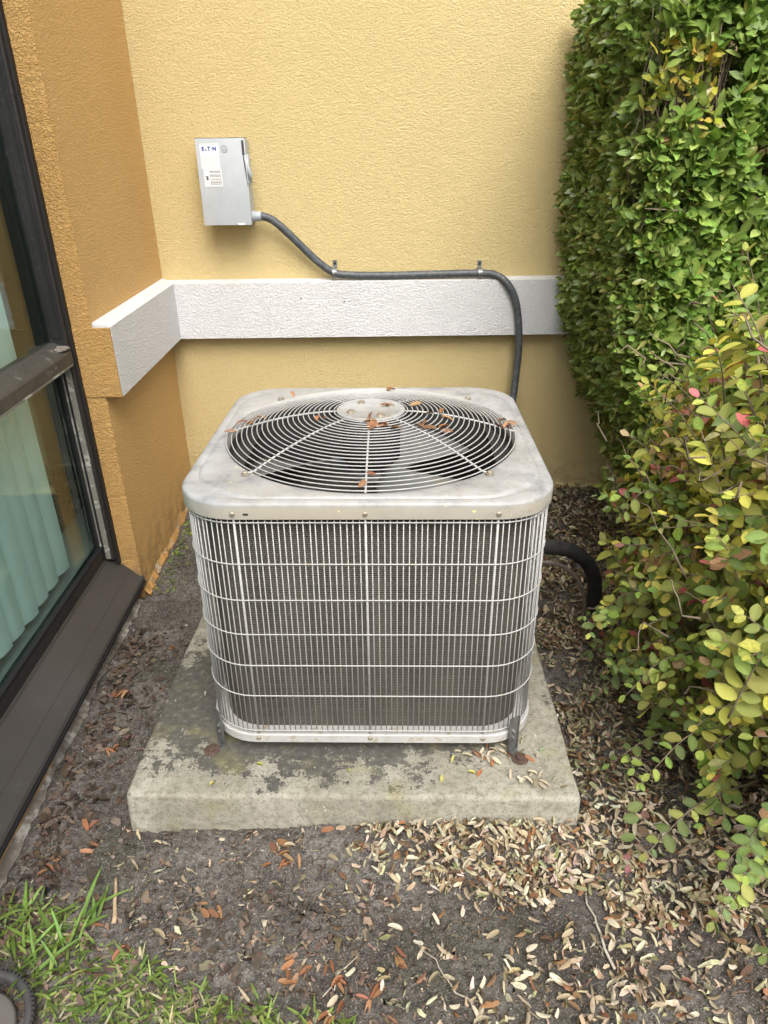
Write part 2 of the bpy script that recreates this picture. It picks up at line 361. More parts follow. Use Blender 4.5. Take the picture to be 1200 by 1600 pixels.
def leaf_mesh(name, V, colr, mid=1.15):
    n = len(V); me = bpy.data.meshes.new(name)
    base = (np.arange(n)*14)[:, None]
    tri = [f for f in LF if len(f) == 3]; quad = [f for f in LF if len(f) == 4]
    ti = (base[:, :, None]+np.array(tri)[None]).reshape(-1, 3); qi = (base[:, :, None]+np.array(quad)[None]).reshape(-1, 4)
    loops = np.concatenate([ti.ravel(), qi.ravel()]); nt_, nq = len(ti), len(qi)
    me.vertices.add(n*14); me.vertices.foreach_set('co', V.reshape(-1).astype(np.float32))
    me.loops.add(len(loops)); me.loops.foreach_set('vertex_index', loops.astype(np.int32))
    me.polygons.add(nt_+nq)
    st = np.concatenate([np.arange(nt_)*3, nt_*3+np.arange(nq)*4]).astype(np.int32)
    me.polygons.foreach_set('loop_start', st)
    me.polygons.foreach_set('use_smooth', np.ones(nt_+nq, bool))
    at = me.color_attributes.new('col', 'FLOAT_COLOR', 'POINT')
    cc = np.repeat(colr[:, None, :], 14, 1).copy()
    for k in (2, 5, 8, 11): cc[:, k] *= mid
    cc = np.concatenate([cc, np.ones((n, 14, 1))], 2)
    at.data.foreach_set('color', cc.reshape(-1).astype(np.float32))
    me.update(calc_edges=True); me.validate(); return me
def unit(v): return v/(np.linalg.norm(v, axis=-1, keepdims=True)+1e-9)
def project(P):
    q = (P-CAM)@RC.T
    return 600+FPX*q[:, 0]/q[:, 2], 800+FPX*q[:, 1]/q[:, 2], q[:, 2]
def pick_visible(P, size, count, cell=11):
    """the leaves that show largest: nearest one in each small patch of the view, biggest first"""
    u, v, d = project(P); ok = (d > .1) & (u > 0) & (u < 1200) & (v > 0) & (v < 1600)
    key = (u//cell).astype(int)*1000+(v//cell).astype(int); order = np.argsort(d); seen = {}
    for i in order:
        if ok[i] and key[i] not in seen: seen[key[i]] = i
    c = np.array(list(seen.values()), int)
    return c[np.argsort(-(size[c]/d[c]))[:count]]
def palette(cols, probs, n, jit=.16):
    c = np.array(cols)[rng.choice(len(cols), n, p=np.array(probs)/sum(probs))]
    return np.clip(c*(1+jit*rng.standard_normal((n, 1)))*(1+.06*rng.standard_normal((n, 3))), .004, 1)
def single_leaves(name, arr, idx, prof, material, parent=None, origin=(0, 0, 0), ncol=8, mid=1.15):
    """individual leaf objects, sharing a few meshes"""
    P, A, N, L, Wd, curl, fold, colr = arr; objs = []
    groups = np.array_split(idx[np.argsort(colr[idx].sum(1))], ncol)
    for g in groups:
        if not len(g): continue
        one = lambda x: np.array([x])
        me = leaf_mesh(name, leaf_verts(np.zeros((1, 3)), np.array([[0, 1., 0]]), np.array([[0, 0, 1.]]), one(1.), one(np.mean(Wd[g]/L[g])),
                       one(np.mean(curl[g])), one(np.mean(fold[g])), prof), colr[g].mean(0)[None], mid)
        me.materials.append(material)
        for i in g:
            o = bpy.data.objects.new(name, me); COL.objects.link(o)
            S = np.cross(A[i], N[i]); S /= np.linalg.norm(S)+1e-9; Nn = np.cross(S, A[i])
            mm = Matrix.Identity(4)
            for r in range(3):
                mm[r][0] = S[r]*L[i]; mm[r][1] = A[i][r]*L[i]; mm[r][2] = Nn[r]*L[i]; mm[r][3] = P[i][r]-origin[r]
            if parent is not None: o.parent = parent
            o.matrix_basis = mm; objs.append((o, i))
    return objs
def split_leaves(arr, idx):
    keep = np.ones(len(arr[0]), bool); keep[idx] = False
    return [a[keep] for a in arr]

# ================================================================== SETTING
xs = np.unique(np.concatenate([np.linspace(-.3, 2.3, 260), np.array([-60, -30, -12, -6, -3, -1.6, -.9, -.6, -.45, 2.45, 2.7, 3.2, 4.5, 8, 16, 30, 60])]))
ys = np.unique(np.concatenate([np.linspace(-2.7, .12, 280), np.array([-80, -40, -20, -10, -6, -4.5, -3.6, -3.1, -2.85, .3, .8, 2, 5, 15, 40, 80])]))
X, Y = np.meshgrid(xs, ys, indexing='ij')
Z = gz(X, Y)+.0028*rng.standard_normal(X.shape)*((X > -.3) & (X < 2.3) & (Y > -2.7) & (Y < .12))
fade = (np.abs(X) > 4) | (Y < -4) | (Y > 1); Z[fade] = SLOPE*-3.5-.02*0
nx, ny = X.shape; I = np.arange(nx*ny).reshape(nx, ny)
F = np.stack([I[:-1, :-1], I[1:, :-1], I[1:, 1:], I[:-1, 1:]], -1).reshape(-1, 4)
me = mesh('ground', np.stack([X, Y, Z], -1).reshape(-1, 3), F, True)
tag(link('ground', me, M['soil']), kind='structure')

# ------------------------------------------------------------------ building
WT = 3.3; PY = -.765; BD = .0525; ZT, ZB = .9048, .6973
bld = tag(empty('building', (0, 0, 0)), 'stucco building corner in yellow and orange with white trim band and dark framed window', 'building')
tag(MB().box(-.30, 6.0, 0, .3, -.25, WT).build('wall', M['yellow'], bld), 'yellow stucco wall')
def grid_face(o, axis): pass
tag(MB().box(-.118, 0, PY, -.0015, -.25, WT).build('wall', M['orange'], bld), 'orange stucco side wall')
# rough end face of the orange wall, a slightly proud ragged skin
v, f = [], []
zz = np.linspace(-.12, WT, 420); cols_ = 6
for i, z in enumerate(zz):
    for j in range(cols_):
        t = j/(cols_-1); x = -.075+t*.0755
        v.append((x+(.0011*rng.standard_normal() if 0 < j else 0)+.001, PY-.004-.0013*abs(rng.standard_normal())*(1 if j else 0)-(.0 if j < cols_-1 else -.003), z))
for i in range(len(zz)-1):
    for j in range(cols_-1): f.append((i*cols_+j, i*cols_+j+1, (i+1)*cols_+j+1, (i+1)*cols_+j))
tag(link('wall_edge', mesh('wall_edge', v, f, True), M['orange_rough'], bld), 'rough orange stucco edge beside the window')
# white band, with a crisp sloped top
def band(name, pts):      # extruded cross-section between two ends
    vv = pts; ff = [(0, 1, 2, 3)[::-1], (4, 5, 6, 7), (0, 1, 5, 4), (1, 2, 6, 5), (2, 3, 7, 6), (3, 0, 4, 7)]
    return link(name, mesh(name, vv, ff), M['white'], bld)
band('trim_band', [(0.0005, -.0005, ZB), (0.0005, -.0005, ZT+.006), (BD, -BD, ZT), (BD, -BD, ZB),
                   (6, -.0005, ZB), (6, -.0005, ZT+.006), (6, -BD, ZT), (6, -BD, ZB)])
bb = band('trim_band', [(.0005, PY+.002, ZB), (.0005, PY+.002, ZT+.012), (BD, PY+.002, ZT), (BD, PY+.002, ZB),
                   (.0005, -.001, ZB+.0008), (.0005, -.001, ZT+.0128), (BD+.0006, -BD, ZT+.0008), (BD+.0006, -BD, ZB+.0008)])
for hx_, hz_ in ((.53, .845), (.695, .832)): MB().lathe([(.003, 0), (.002, .0006)], 8, (hx_, -BD-.0002, hz_), 'y').build('nail_hole', M['gasket'], bld)
# orange painted end of the side band
tag(MB().box(-.058, BD-.001, PY-.0075, PY+.0015, ZB+.001, ZT-.002, .0015).build('band_end', M['orange_rough'], bld), 'orange painted end of the white band')
# ragged peeling paint at the foot of the orange wall
def ragged(name, p0, p1, out, h0, h1, m_, seg=120, amp=.018):
    v, f = [], []; p0 = np.array(p0, float); p1 = np.array(p1, float); out = np.array(out, float)
    for i in range(seg+1):
        t = i/seg; p = p0+(p1-p0)*t
        n1 = vnoise(t*9, 1.3, 1.)+.6*vnoise(t*30, 4.1, 1.); n2 = vnoise(t*13, 8.3, 1.)+.5*vnoise(t*40, 2.2, 1.)
        g = gz(p[0], p[1])
        top = h1*(1+.9*n1+.05*rng.standard_normal()); o1 = max(.003, amp*(.7+1.1*n2+.12*rng.standard_normal()))
        v += [p+out*.0005+np.array([0, 0, g+top]), p+out*o1*.45+np.array([0, 0, g+top*.8]), p+out*o1+np.array([0, 0, g+top*.42]),
              p+out*(o1*1.25)+np.array([0, 0, g+h0+.012*n2]), p+out*o1*.7+np.array([0, 0, g-.03])]
    for i in range(seg):
        for j in range(4): f.append((i*5+j, i*5+j+1, i*5+j+6, i*5+j+5))
    return link(name, mesh(name, v, f), m_, bld)
tag(ragged('peeling_foot', (0, PY-.005, 0), (0, -.01, 0), (1, 0, 0), .010, .036, M['peel'], amp=.014), 'peeling orange paint at the wall foot')
tag(ragged('peeling_foot', (.02, 0, 0), (5, 0, 0), (0, -1, 0), .005, .035, M['yellow'], 200, .010), 'lumpy yellow stucco at the wall foot')
# foundation kerb under the sill
tag(MB().box(-.32, -.022, -3.6, PY-.006, -.3, .036).build('foundation', M['foundation'], bld), 'stained foundation under the window sill')
tag(ragged('mortar_edge', (-.022, -2.6, 0), (-.022, PY-.03, 0), (1, 0, 0), .004, .022, M['mortar'], 160, .018), 'crumbling pale mortar at the foundation')

# window
win = empty('window', (0, 0, 0)); win.parent = bld
win['label'] = 'dark bronze window with tinted panes'
Y0, Y1 = -3.6, PY-.005
SX = .004
v = []; prof = [(-.02, .030), (SX, .034), (SX+.003, .050), (SX-.001, .058), (-.030, .088), (-.0315, .0905), (-.088, .142), (-.092, .150), (-.094, .152), (-.13, .155), (-.13, .03)]
for y in (Y0, Y1+.012):
    for (x, z) in prof: v.append((x, y, z))
K = len(prof); f = [(i, (i+1) % K, K+(i+1) % K, K+i) for i in range(K)]+[tuple(range(K))[::-1], tuple(range(K, 2*K))]
tag(link('sill', mesh('sill', v, f), M['bronze_sill'], win), 'wide sloping dark bronze sill')
MB().box(SX-.02, SX+.0065, Y0, Y1+.010, .0335, .041).build('sill_lip', M['gasket'], win)
MB().box(-.125, -.092, Y0, Y1-.03, .1535, .195, .004).build('bottom_rail', M['bronze'], win)
MB().box(-.105, -.0905, Y0, Y1-.034, .1925, .2035, .002).build('glazing_bead', M['gasket'], win)
# stile: dark outer edge + weathered inner face
MB().box(-.125, -.062, Y1-.036, Y1+.0, .15, WT, .003).build('stile', M['bronze'], win)
tag(MB().box(-.0985, -.070, Y1-.040, Y1-.0345, .156, .80, .001).build('stile_face', M['bronze_worn'], win), 'weathered grey lower stile face')
MB().box(-.092, -.086, Y1-.0425, Y1-.0385, .156, .80, .001).build('stile_groove', M['gasket'], win)
MB().box(-.066, -.056, Y1-.020, Y1+.003, .12, WT, .002).build('sealant', M['gasket'], win)
MB().box(-.0985, -.071, Y1-.0395, Y1-.0345, .885, WT, .001).build('stile_face', M['bronze'], win)
MB().box(-.080, -.075, Y1-.0425, Y1-.0385, .885, WT, .001).build('stile_groove', M['gasket'], win)
# mullion with sloped top
v = []; prof = [(-.125, .815), (-.058, .812), (-.055, .816), (-.055, .845), (-.058, .851), (-.100, .872), (-.125, .874)]
for y in (Y0, Y1-.037):
    for (x, z) in prof: v.append((x, y, z))
K = len(prof); f = [(i, (i+1) % K, K+(i+1) % K, K+i) for i in range(K)]+[tuple(range(K))[::-1], tuple(range(K, 2*K))]
mu = link('mullion', mesh('mullion', v, f), worn_metal('mullion_metal', (.045, .041, .036), (.20, .18, .13), .5, .60, 16), win)
MB().box(-.07, -.056, Y0, Y1-.038, .8065, .8135, .001).build('mullion_drip', M['bronze_worn'], win)
me = MB()
for k in range(9): me.lathe([(.001, -.004), (.012+.004*random.random(), 0), (.008, .006), (.001, .008)], 8, (-.062-.025*random.random(), Y1-.047-.03*random.random(), .858))
tag(me.build('sealant_blob', M['mortar'], win, True), 'white sealant blob at the mullion corner')
MB().box(-.1135, -.1085, Y0, Y1-.03, .185, .83).build('pane', M['glass'], win)
MB().box(-.1135, -.1085, Y0, Y1-.03, .86, WT).build('pane', M['glass'], win)

# room behind the window
rm = MB(); rm.box(-3.0, -2.95, -4, .6, -.1, 2.9); rm.box(-2.95, -.301, .3, .35, -.1, 2.9); rm.box(-.301, -.1185, -.06, -.0016, -.1, 2.9); rm.box(-2.95, -.126, -4, -3.95, -.1, 2.9); rm.box(-2.95, -.14, -3.95, .3, 2.6, 2.65); rm.box(-2.95, -.31, -3.95, .3, -.1, -.05)
tag(rm.build('room_shell', M['room'], bld), 'dim room behind the window')
tag(MB().box(-.31, -.127, Y0, -.07, .10, .150).build('inner_sill', M['room_sill'], bld), 'pale inner window ledge')
bl = tag(empty('vertical_blind', (-.170, -.895, .19)), 'pale green vertical blind hanging behind the lower window glass', 'blind')
sv, sf = [], []
for i, z in enumerate((0, 2.1)):
    for j in range(7):
        t = j/6-.5; sv.append((.010*math.cos(t*PI), t*.089, z))
for j in range(6): sf.append((j, j+1, 8+j, 7+j))
slat_me = mesh('slat', sv, sf, True); slat_me.materials.append(M['blind'])
for k in range(22):
    o = link('slat', slat_me, None, bl, (.0, -.07-.078*k, .012*random.random())); o.rotation_euler = (0, 0, math.radians(-16+random.uniform(-6, 6)))
MB().box(-.02, .02, -1.75, -.03, 2.11, 2.15).build('head_rail', M['room_sill'], bl)

# ------------------------------------------------------------------ disconnect box
bx = tag(empty('disconnect_box', (.294, 0, 1.25)), 'grey metal electrical disconnect box with white label on yellow wall', 'electrical box')
HW, HH, DP = .0845, .137, .11
tagged = MB().box(-HW+.004, HW-.004, -DP+.012, -.001, -HH+.003, HH-.004, .002).build('enclosure', M['box'], bx)
cv = MB().box(-HW, HW, -DP, -DP+.0125, -HH, HH, .0025)
cv.box(-HW, -HW+.0018, -DP+.0115, -.035, -HH+.004, HH-.004); cv.box(-HW+.002, HW-.010, -DP+.0115, -.03, -HH, -HH+.0018)
cover = cv.build('cover', M['box'], bx); smooth_by_angle(cover, 30)
MB().box(-HW-.001, HW-.004, -DP+.003, -.02, HH-.0005, HH+.002, .0005).build('rain_lip', M['box_dark'], bx)
MB().box(HW-.0125, HW-.0035, -DP-.0012, -DP+.004, HH-.052, HH-.006, .002).build('handle_slot', M['box_dark'], bx)
h = MB(); h.tube([(HW-.006, -DP+.004, HH-.05), (HW+.001, -DP+.006, HH-.085), (HW+.008, -DP+.010, HH-.11), (HW+.006, -DP+.014, HH-.135)], [.004, .007, .008, .003], 8)
h.box(HW-.003, HW+.006, -DP+.012, -DP+.05, HH-.14, HH-.05, .002)
h.build('handle', M['box'], bx, True)
h = MB().tube([(HW-.009, -DP-.0006, HH-.052), (HW-.006, -DP-.0008, HH-.085), (HW-.002, -DP-.0006, HH-.15)], [.0016, .0022, .0006], 6); h.build('handle_gap', M['box_dark'], bx)
h = MB().box(HW-.048, HW-.024, -DP-.0016, -DP+.002, -HH+.0005, -HH+.006, .001); h.build('latch_tab', M['paper'], bx)
# front labels
YF = -DP-.0006
lab = MB().box(-.070, -.006, YF, YF+.0008, .044, .121).build('label', M['paper'], bx)
lab2 = MB().box(-.065, -.004, YF-.0003, YF+.0006, -.011, .0425).build('warning_label', M['paper'], bx)
def text(name, s, x, z, size, m_, parent, bold=.0):
    c = bpy.data.curves.new(name, 'FONT'); c.body = s; c.size = size; c.extrude = .0002; c.offset = bold
    o = bpy.data.objects.new(name, c); COL.objects.link(o); c.materials.append(m_); o.parent = parent
    me = bpy.data.meshes.new_from_object(o); bpy.data.objects.remove(o); me.name = name
    o = link(name, me, m_, parent); o.location = (x, YF-.0004, z); o.rotation_euler = (PI/2, 0, 0); return o
text('logo_letter', 'E', -.064, .1005, .0165, M['blue'], lab, .0009)
text('logo_letter', 'T', -.0445, .1005, .0165, M['blue'], lab, .0009)
text('logo_letter', 'N', -.0270, .1005, .0165, M['blue'], lab, .0009)
MB().add([(-.0535, YF-.0005, .1003), (-.0475, YF-.0005, .1003), (-.0475, YF-.0005, .106), (-.0500, YF-.0005, .106)], [(0, 1, 2, 3)]).build('logo_letter', M['blue'], lab)
MB().lathe([(.0018, .0), (.0018, .0003)], 12, (-.0305, YF-.0002, .1062), 'y').build('logo_dot', M['blue'], lab)
pr = MB()
for z, runs in ((.083, 3), (.0785, 5), (.0735, 3), (.066, 4), (.0615, 5), (.057, 5), (.0505, 4), (.0465, 5)):
    x = -.066
    while x < -.066+runs*.0115:
        wd = random.uniform(.002, .006); pr.box(x, x+wd, YF-.0003, YF, z, z+.0016); x += wd+.001
pr.build('fine_print', M['print_grey'], lab)
pr = MB()
for z, h_ in ((.036, .0026), (.0325, .0020), (.0235, .0030), (.0195, .0018), (.012, .0018), (.0085, .0018), (.002, .0026), (-.001, .0018), (-.005, .0018)):
    x = -.0455
    while x < -.008:
        wd = random.uniform(.002, .007); pr.box(x, min(x+wd, -.0065), YF-.0006, YF-.0002, z, z+h_); x += wd+.0008
pr.build('warning_print', M['print'], lab2)
pr = MB().lathe([(.0045, 0), (.0045, .0003)], 12, (-.0545, YF-.0004, .013), 'y')
pr.add([(-.063, YF-.0006, .023), (-.0605, YF-.0006, .024), (-.053, YF-.0006, .014), (-.055, YF-.0006, .012)], [(0, 1, 2, 3)])
pr.add([(-.057, YF-.0006, .024), (-.050, YF-.0006, .021), (-.0515, YF-.0006, .0165), (-.056, YF-.0006, .018)], [(0, 1, 2, 3)])
pr.build('shock_symbol', M['print'], lab2)
em = MB().tube([(.0125+.0105*math.cos(a), YF-.0002, .105+.0105*math.sin(a)) for a in np.linspace(0, 2*PI, 24, endpoint=False)], .0009, 5, closed=True)
em.build('embossed_ring', M['emboss'], bx)
text('embossed_mark', 'UL', .0048, .1000, .0125, M['emboss'], bx, .0004)
# connector on the right side, near the bottom
cz = 1.137-1.25
cn = MB().lathe([(.019, 0), (.019, .012), (.0165, .013), (.0165, .030), (.0145, .032)], 18, (HW-.004, -.055, cz), 'x')
smooth_by_angle(cn.build('conduit_connector', M['fitting'], bx))

# ------------------------------------------------------------------ conduit + clamps
path = spline([(.392, -.055, 1.137), (.415, -.055, 1.136), (.450, -.050, 1.120), (.500, -.045, 1.075), (.541, -.04, 1.034), (.602, -.036, .975), (.660, -.032, .935), (.72, -.032, .926),
               (.85, -.032, .923), (1.03, -.032, .925), (1.212, -.034, .927), (1.272, -.045, .920), (1.312, -.062, .893), (1.345, -.0695, .838), (1.364, -.0705, .755),
               (1.372, -.075, .66), (1.369, -.082, .56), (1.360, -.10, .45), (1.33, -.18, .32), (1.24, -.40, .24), (1.10, -.66, .25), (1.06, -.80, .27)], 14)
rr = [.0138+(.00055 if k % 2 else 0) for k in range(len(path))]
tag(MB().tube(path, rr, 12).build('electrical_conduit', M['conduit'], None, True), 'dark grey flexible conduit running from the box over the white band', 'conduit')
for cx_, cz_, lb in ((.662, .934, 'metal clamp on conduit below the electrical box'), (1.212, .927, 'metal clamp on conduit just before it bends down')):
    c = tag(empty('pipe_clamp', (cx_, -.034, cz_)), lb, 'clamp', 'metal clamps holding the conduit')
    arc = [(0, -.0165*math.sin(a), -.0165*math.cos(a)) for a in np.linspace(-.2, PI+.2, 14)]
    q = MB()
    for i in range(len(arc)-1):
        a, d = arc[i], arc[i+1]; o1 = tuple(x*1.09 for x in a); o2 = tuple(x*1.09 for x in d)
        q.add([(-.0075, a[1], a[2]), (.0075, a[1], a[2]), (.0075, d[1], d[2]), (-.0075, d[1], d[2]), (-.0075, o1[1], o1[2]), (.0075, o1[1], o1[2]), (.0075, o2[1], o2[2]), (-.0075, o2[1], o2[2])],
              [(4, 5, 6, 7), (0, 4, 7, 3), (1, 2, 6, 5)])
    q.build('strap', M['galv'], c)
    MB().box(-.008, .008, -.004, .0325, .0165, .019).build('strap_bridge', M['galv'], c)
    MB().box(-.008, .008, .0295, .0325, .0185, .043, .0008).build('tab', M['galv'], c)
    MB().lathe([(.0052, 0), (.0052, .0025), (.003, .0045)], 8, (0, .0295, .031), 'y').build('screw', M['dark'], c)

# ------------------------------------------------------------------ concrete pad
UX, UY, UZ, UT, UYAW = .801, -1.179, .0513, .0129, -.0282
urot = (-UT, 0, UYAW)
import bmesh
bm = bmesh.new(); bmesh.ops.create_cube(bm, size=1)
PX0, PX1, PY0, PY1, PZ = -.556, .476, -.523, .50, -.20
for q in bm.verts: q.co = Vector((PX0 if q.co.x < 0 else PX1, PY0 if q.co.y < 0 else PY1, PZ if q.co.z < 0 else 0))
bmesh.ops.bevel(bm, geom=bm.edges[:], offset=.009, segments=3, profile=.5, affect='EDGES')
bmesh.ops.subdivide_edges(bm, edges=[e for e in bm.edges if e.calc_length() > .1], cuts=60, use_grid_fill=True)
for q in bm.verts:
    x, y, z = q.co
    d = .0035*vnoise(x+z, y+z*1.7, 9)+.0025*vnoise(x+z*3, y+5, 31)
    edge = min(x-PX0, PX1-x, y-PY0) < .02
    q.co.z += d*(1.6 if edge else .8)
    if z < -.02 or edge:
        q.co.y += (.004*vnoise(x*1.0, z*2+3, 12)); q.co.x += .004*vnoise(y, z*2+9, 12)
    if y < PY0+.03: q.co.y -= .010*min(1, max(0, -z/.1))
pm = bpy.data.meshes.new('concrete_pad'); bm.to_mesh(pm); bm.free(); pm.polygons.foreach_set('use_smooth', [True]*len(pm.polygons))
pad = link('concrete_pad', pm, M['pad']); pad.location = (UX, UY, UZ); pad.rotation_euler = urot
tag(pad, 'weathered square concrete pad with dark mildew under the air conditioner', 'concrete pad')

# ------------------------------------------------------------------ air conditioner
ac = tag(empty('air_conditioner', (UX, UY, UZ), urot), 'square grey outdoor air conditioner condenser with wire guards standing on concrete pad', 'air conditioner')
def rr_polar(a, h, r):
    c, s = math.cos(a), math.sin(a); t = h/max(abs(c), abs(s)); x, y = abs(t*c), abs(t*s); k = h-r
    if x > k and y > k:
        bq = k*(abs(c)+abs(s)); cc = 2*k*k-r*r; t = bq+math.sqrt(max(0, bq*bq-cc))
    return (t*c, t*s)
def rr_path(h, r, n=10):
    out = []
    for q, (sx, sy) in enumerate(((1, -1), (1, 1), (-1, 1), (-1, -1))):
        for i in range(n+1):
            a = -PI/2+q*PI/2+PI/2*i/n; out.append(((h-r)*sx+r*math.cos(a), (h-r)*sy+r*math.sin(a)))
    return out
def rr_arc(s, h, r):
    """point and outward angle at arc length s, starting at the front centre and going to +x"""
    st = 2*(h-r); q = PI/2*r; per = 4*(st+q); s = (s+st/2) % per; side = int(s//(st+q)); s -= side*(st+q)
    if s < st: x, y, a = -st/2+s, -h, -PI/2
    else:
        a = -PI/2+(s-st)/r; x, y = (h-r)+r*math.cos(a), -(h-r)+r*math.sin(a)
    for _ in range(side): x, y = -y, x
    return x, y, a+side*PI/2
NA = 160
TH = [2*PI*(k+.5)/NA for k in range(NA)]
rings = []
for (h_, r_, z) in ((.3935, .124, .6375), (.3955, .125, .6375), (.3958, .125, .6665), (.3948, .1246, .6705), (.3915, .123, .6732), (.384, .13, .6742), (.3755, .150, .6742), (.3725, .155, .6722), (.3695, .160, .6762), (.366, .165, .6768)):
    rings.append([(*rr_polar(a, h_, r_), z) for a in TH])
for (r_, z) in ((.3565, .6770), (.3535, .6755), (.3500, .668), (.3485, .655)):
    rings.append([(r_*math.cos(a), r_*math.sin(a), z) for a in TH])
v = [p for R_ in rings for p in R_]; f = []
for i in range(len(rings)-1):
    for k in range(NA): f.append((i*NA+k, i*NA+(k+1) % NA, (i+1)*NA+(k+1) % NA, (i+1)*NA+k))
lid = link('top_cover', mesh('top_cover', v, f, True), M['lid'], ac); smooth_by_angle(lid, 55)
MB().lathe([(.3488, .656), (.342, .62), (.335, .58), (.335, .50), (.350, .47)], 64, cap=False).build('fan_shroud', M['venturi'], ac, True)
MB().box(-.246, -.235, -.3962, -.394, .6465, .6515, .0008).build('slot', M['dark'], ac)
# coil
rp = rr_path(.362, .10, 10); v = [(x, y, z) for z in (.055, .632) for x, y in rp]; K = len(rp)
MBc = MB().add(v, [(k, (k+1) % K, K+(k+1) % K, K+k) for k in range(K)]); MBc.build('coil', M['coil'], ac, True)
rp = rr_path(.372, .106, 10); rq = rr_path(.30, .08, 10); v = [(x, y, .634) for x, y in rp]+[(x, y, .634) for x, y in rq]+[(x, y, .618) for x, y in rp]
MB().add(v, [(k, (k+1) % K, K+(k+1) % K, K+k) for k in range(K)]+[(k, 2*K+k, 2*K+(k+1) % K, (k+1) % K) for k in range(K)]).build('coil_cap', M['dark'], ac)
# base pan
rp = [rr_path(h_, .122, 10) for h_ in (.386, .3925, .3945, .3945, .391, .36)]; zz = (.0585, .0595, .057, .036, .0335, .0335)
v = [(x, y, zz[i]) for i in range(6) for x, y in rp[i]]
f = [(i*K+k, i*K+(k+1) % K, (i+1)*K+(k+1) % K, (i+1)*K+k) for i in range(5) for k in range(K)]+[tuple(range(5*K, 6*K))]+[tuple(range(K))[::-1]]
smooth_by_angle(MB().add(v, f).build('base_pan', M['pan'], ac), 30)
for sx in (-1, 1):
    for sy in (-1, 1):
        MB().lathe([(.03, -.004), (.026, .034)], 12, (sx*.26, sy*.26, 0)).build('foot', M['dark'], ac)
# guard wires
GH, GR = .3885, .120; st = 2*(GH-GR); per = 4*(st+PI/2*GR); NWIRE = 228; pitch = per/NWIRE
wire_me = MB().tube([(0, 0, .064), (0, 0, .6325)], .0013, 6); wire_me = mesh('guard_wire', wire_me.v, wire_me.f, True); wire_me.materials.append(M['wire'])
thick = MB().tube([(0, 0, .062), (0, 0, .6385)], .0027, 8); thick_me = mesh('mounting_wire', thick.v, thick.f, True); thick_me.materials.append(M['wire'])
def eyelet(z, dz):
    q = MB(); q.lathe([(.0082, 0), (.0082, .0018)], 12, (0, -.0045, z+dz*.010), 'y'); q.add([(-.0025, -.005, z), (.0025, -.005, z), (.005, -.005, z+dz*.006), (-.005, -.005, z+dz*.006)], [(0, 1, 2, 3) if dz > 0 else (3, 2, 1, 0)]); return q
bolt = MB().lathe([(.0058, 0), (.0058, .0022), (.0034, .004)], 8, (0, 0, 0), 'y'); bolt_me = mesh('bolt', bolt.v, bolt.f); bolt_me.materials.append(M['bolt'])
q = eyelet(.6395, 1); ey_t = mesh('eyelet', q.v, q.f); ey_t.materials.append(M['wire'])
q = eyelet(.0605, -1); ey_b = mesh('eyelet', q.v, q.f); ey_b.materials.append(M['pan'])
for k in range(NWIRE):
    x, y, a = rr_arc(k*pitch, GH, GR); kk = (k % 57)
    big = kk in (0, 21, 36)
    o = link('mounting_wire' if big else 'guard_wire', thick_me if big else wire_me, None, ac, (x, y, 0)); o.rotation_euler = (random.gauss(0, .0012), random.gauss(0, .0012), a+PI/2)
    if big:
        for me_, z in ((ey_t, .6495), (ey_b, .0505)):
            e = link('eyelet', me_, None, ac, (x, y, 0)); e.rotation_euler = (0, 0, a+PI/2)
            g = link('bolt', bolt_me, None, ac, (x+.0062*math.cos(a), y+.0062*math.sin(a), z)); g.rotation_euler = (0, 0, a+PI/2)
for z in (.628, .530, .440, .350, .264, .176, .070):
    P_ = [(x, y, z) for x, y in rr_path(GH+.0026, GR+.0026, 9)]
    MB().tube(P_, .0016, 6, closed=True).build('guard_ring', M['wire'], ac, True)
# fan grille: dome of concentric wire rings, spokes, hub
def dome(r): t = np.clip((r-.082)/.272, 0, 1); return .681+.054*(1-t**1.7)
radii = list(np.linspace(.090, .3535, 22))
for r in radii:
    MB().tube([(r*math.cos(a), r*math.sin(a), dome(r)) for a in np.linspace(0, 2*PI, 96, endpoint=False)], .0015, 6, closed=True).build('grille_ring', M['wire'], ac, True)
for k in range(8):
    a = -PI/2+k*PI/4; diag = k % 2; r1 = .368 if diag else .358
    pts = [(r*math.cos(a), r*math.sin(a), float(dome(r))-.0032) for r in np.linspace(.078, .350, 10)]+[(r1*math.cos(a), r1*math.sin(a), .6800)]
    MB().tube(pts, .0025, 8).build('grille_spoke', M['wire'], ac, True)
    if diag:
        MB().lathe([(.0095, .6775), (.0095, .681), (.0065, .6812), (.0065, .6845), (.004, .6865)], 10, (.372*math.cos(a), .372*math.sin(a), 0)).build('grille_bolt', M['bolt'], ac)
hub = MB().lathe([(.084, .733), (.084, .7365), (.080, .7385), (.072, .739), (.070, .7375), (.001, .738)], 48, cap=False).build('hub_plate', M['lid'], ac); smooth_by_angle(hub, 50)
for a in (20, 110, 200, 290):
    a = math.radians(a+8); MB().lathe([(.011, .7375), (.010, .7405), (.0055, .7412), (.005, .744), (.003, .745)], 10, (.053*math.cos(a), .053*math.sin(a), 0)).build('hub_bolt', M['bolt'], ac)
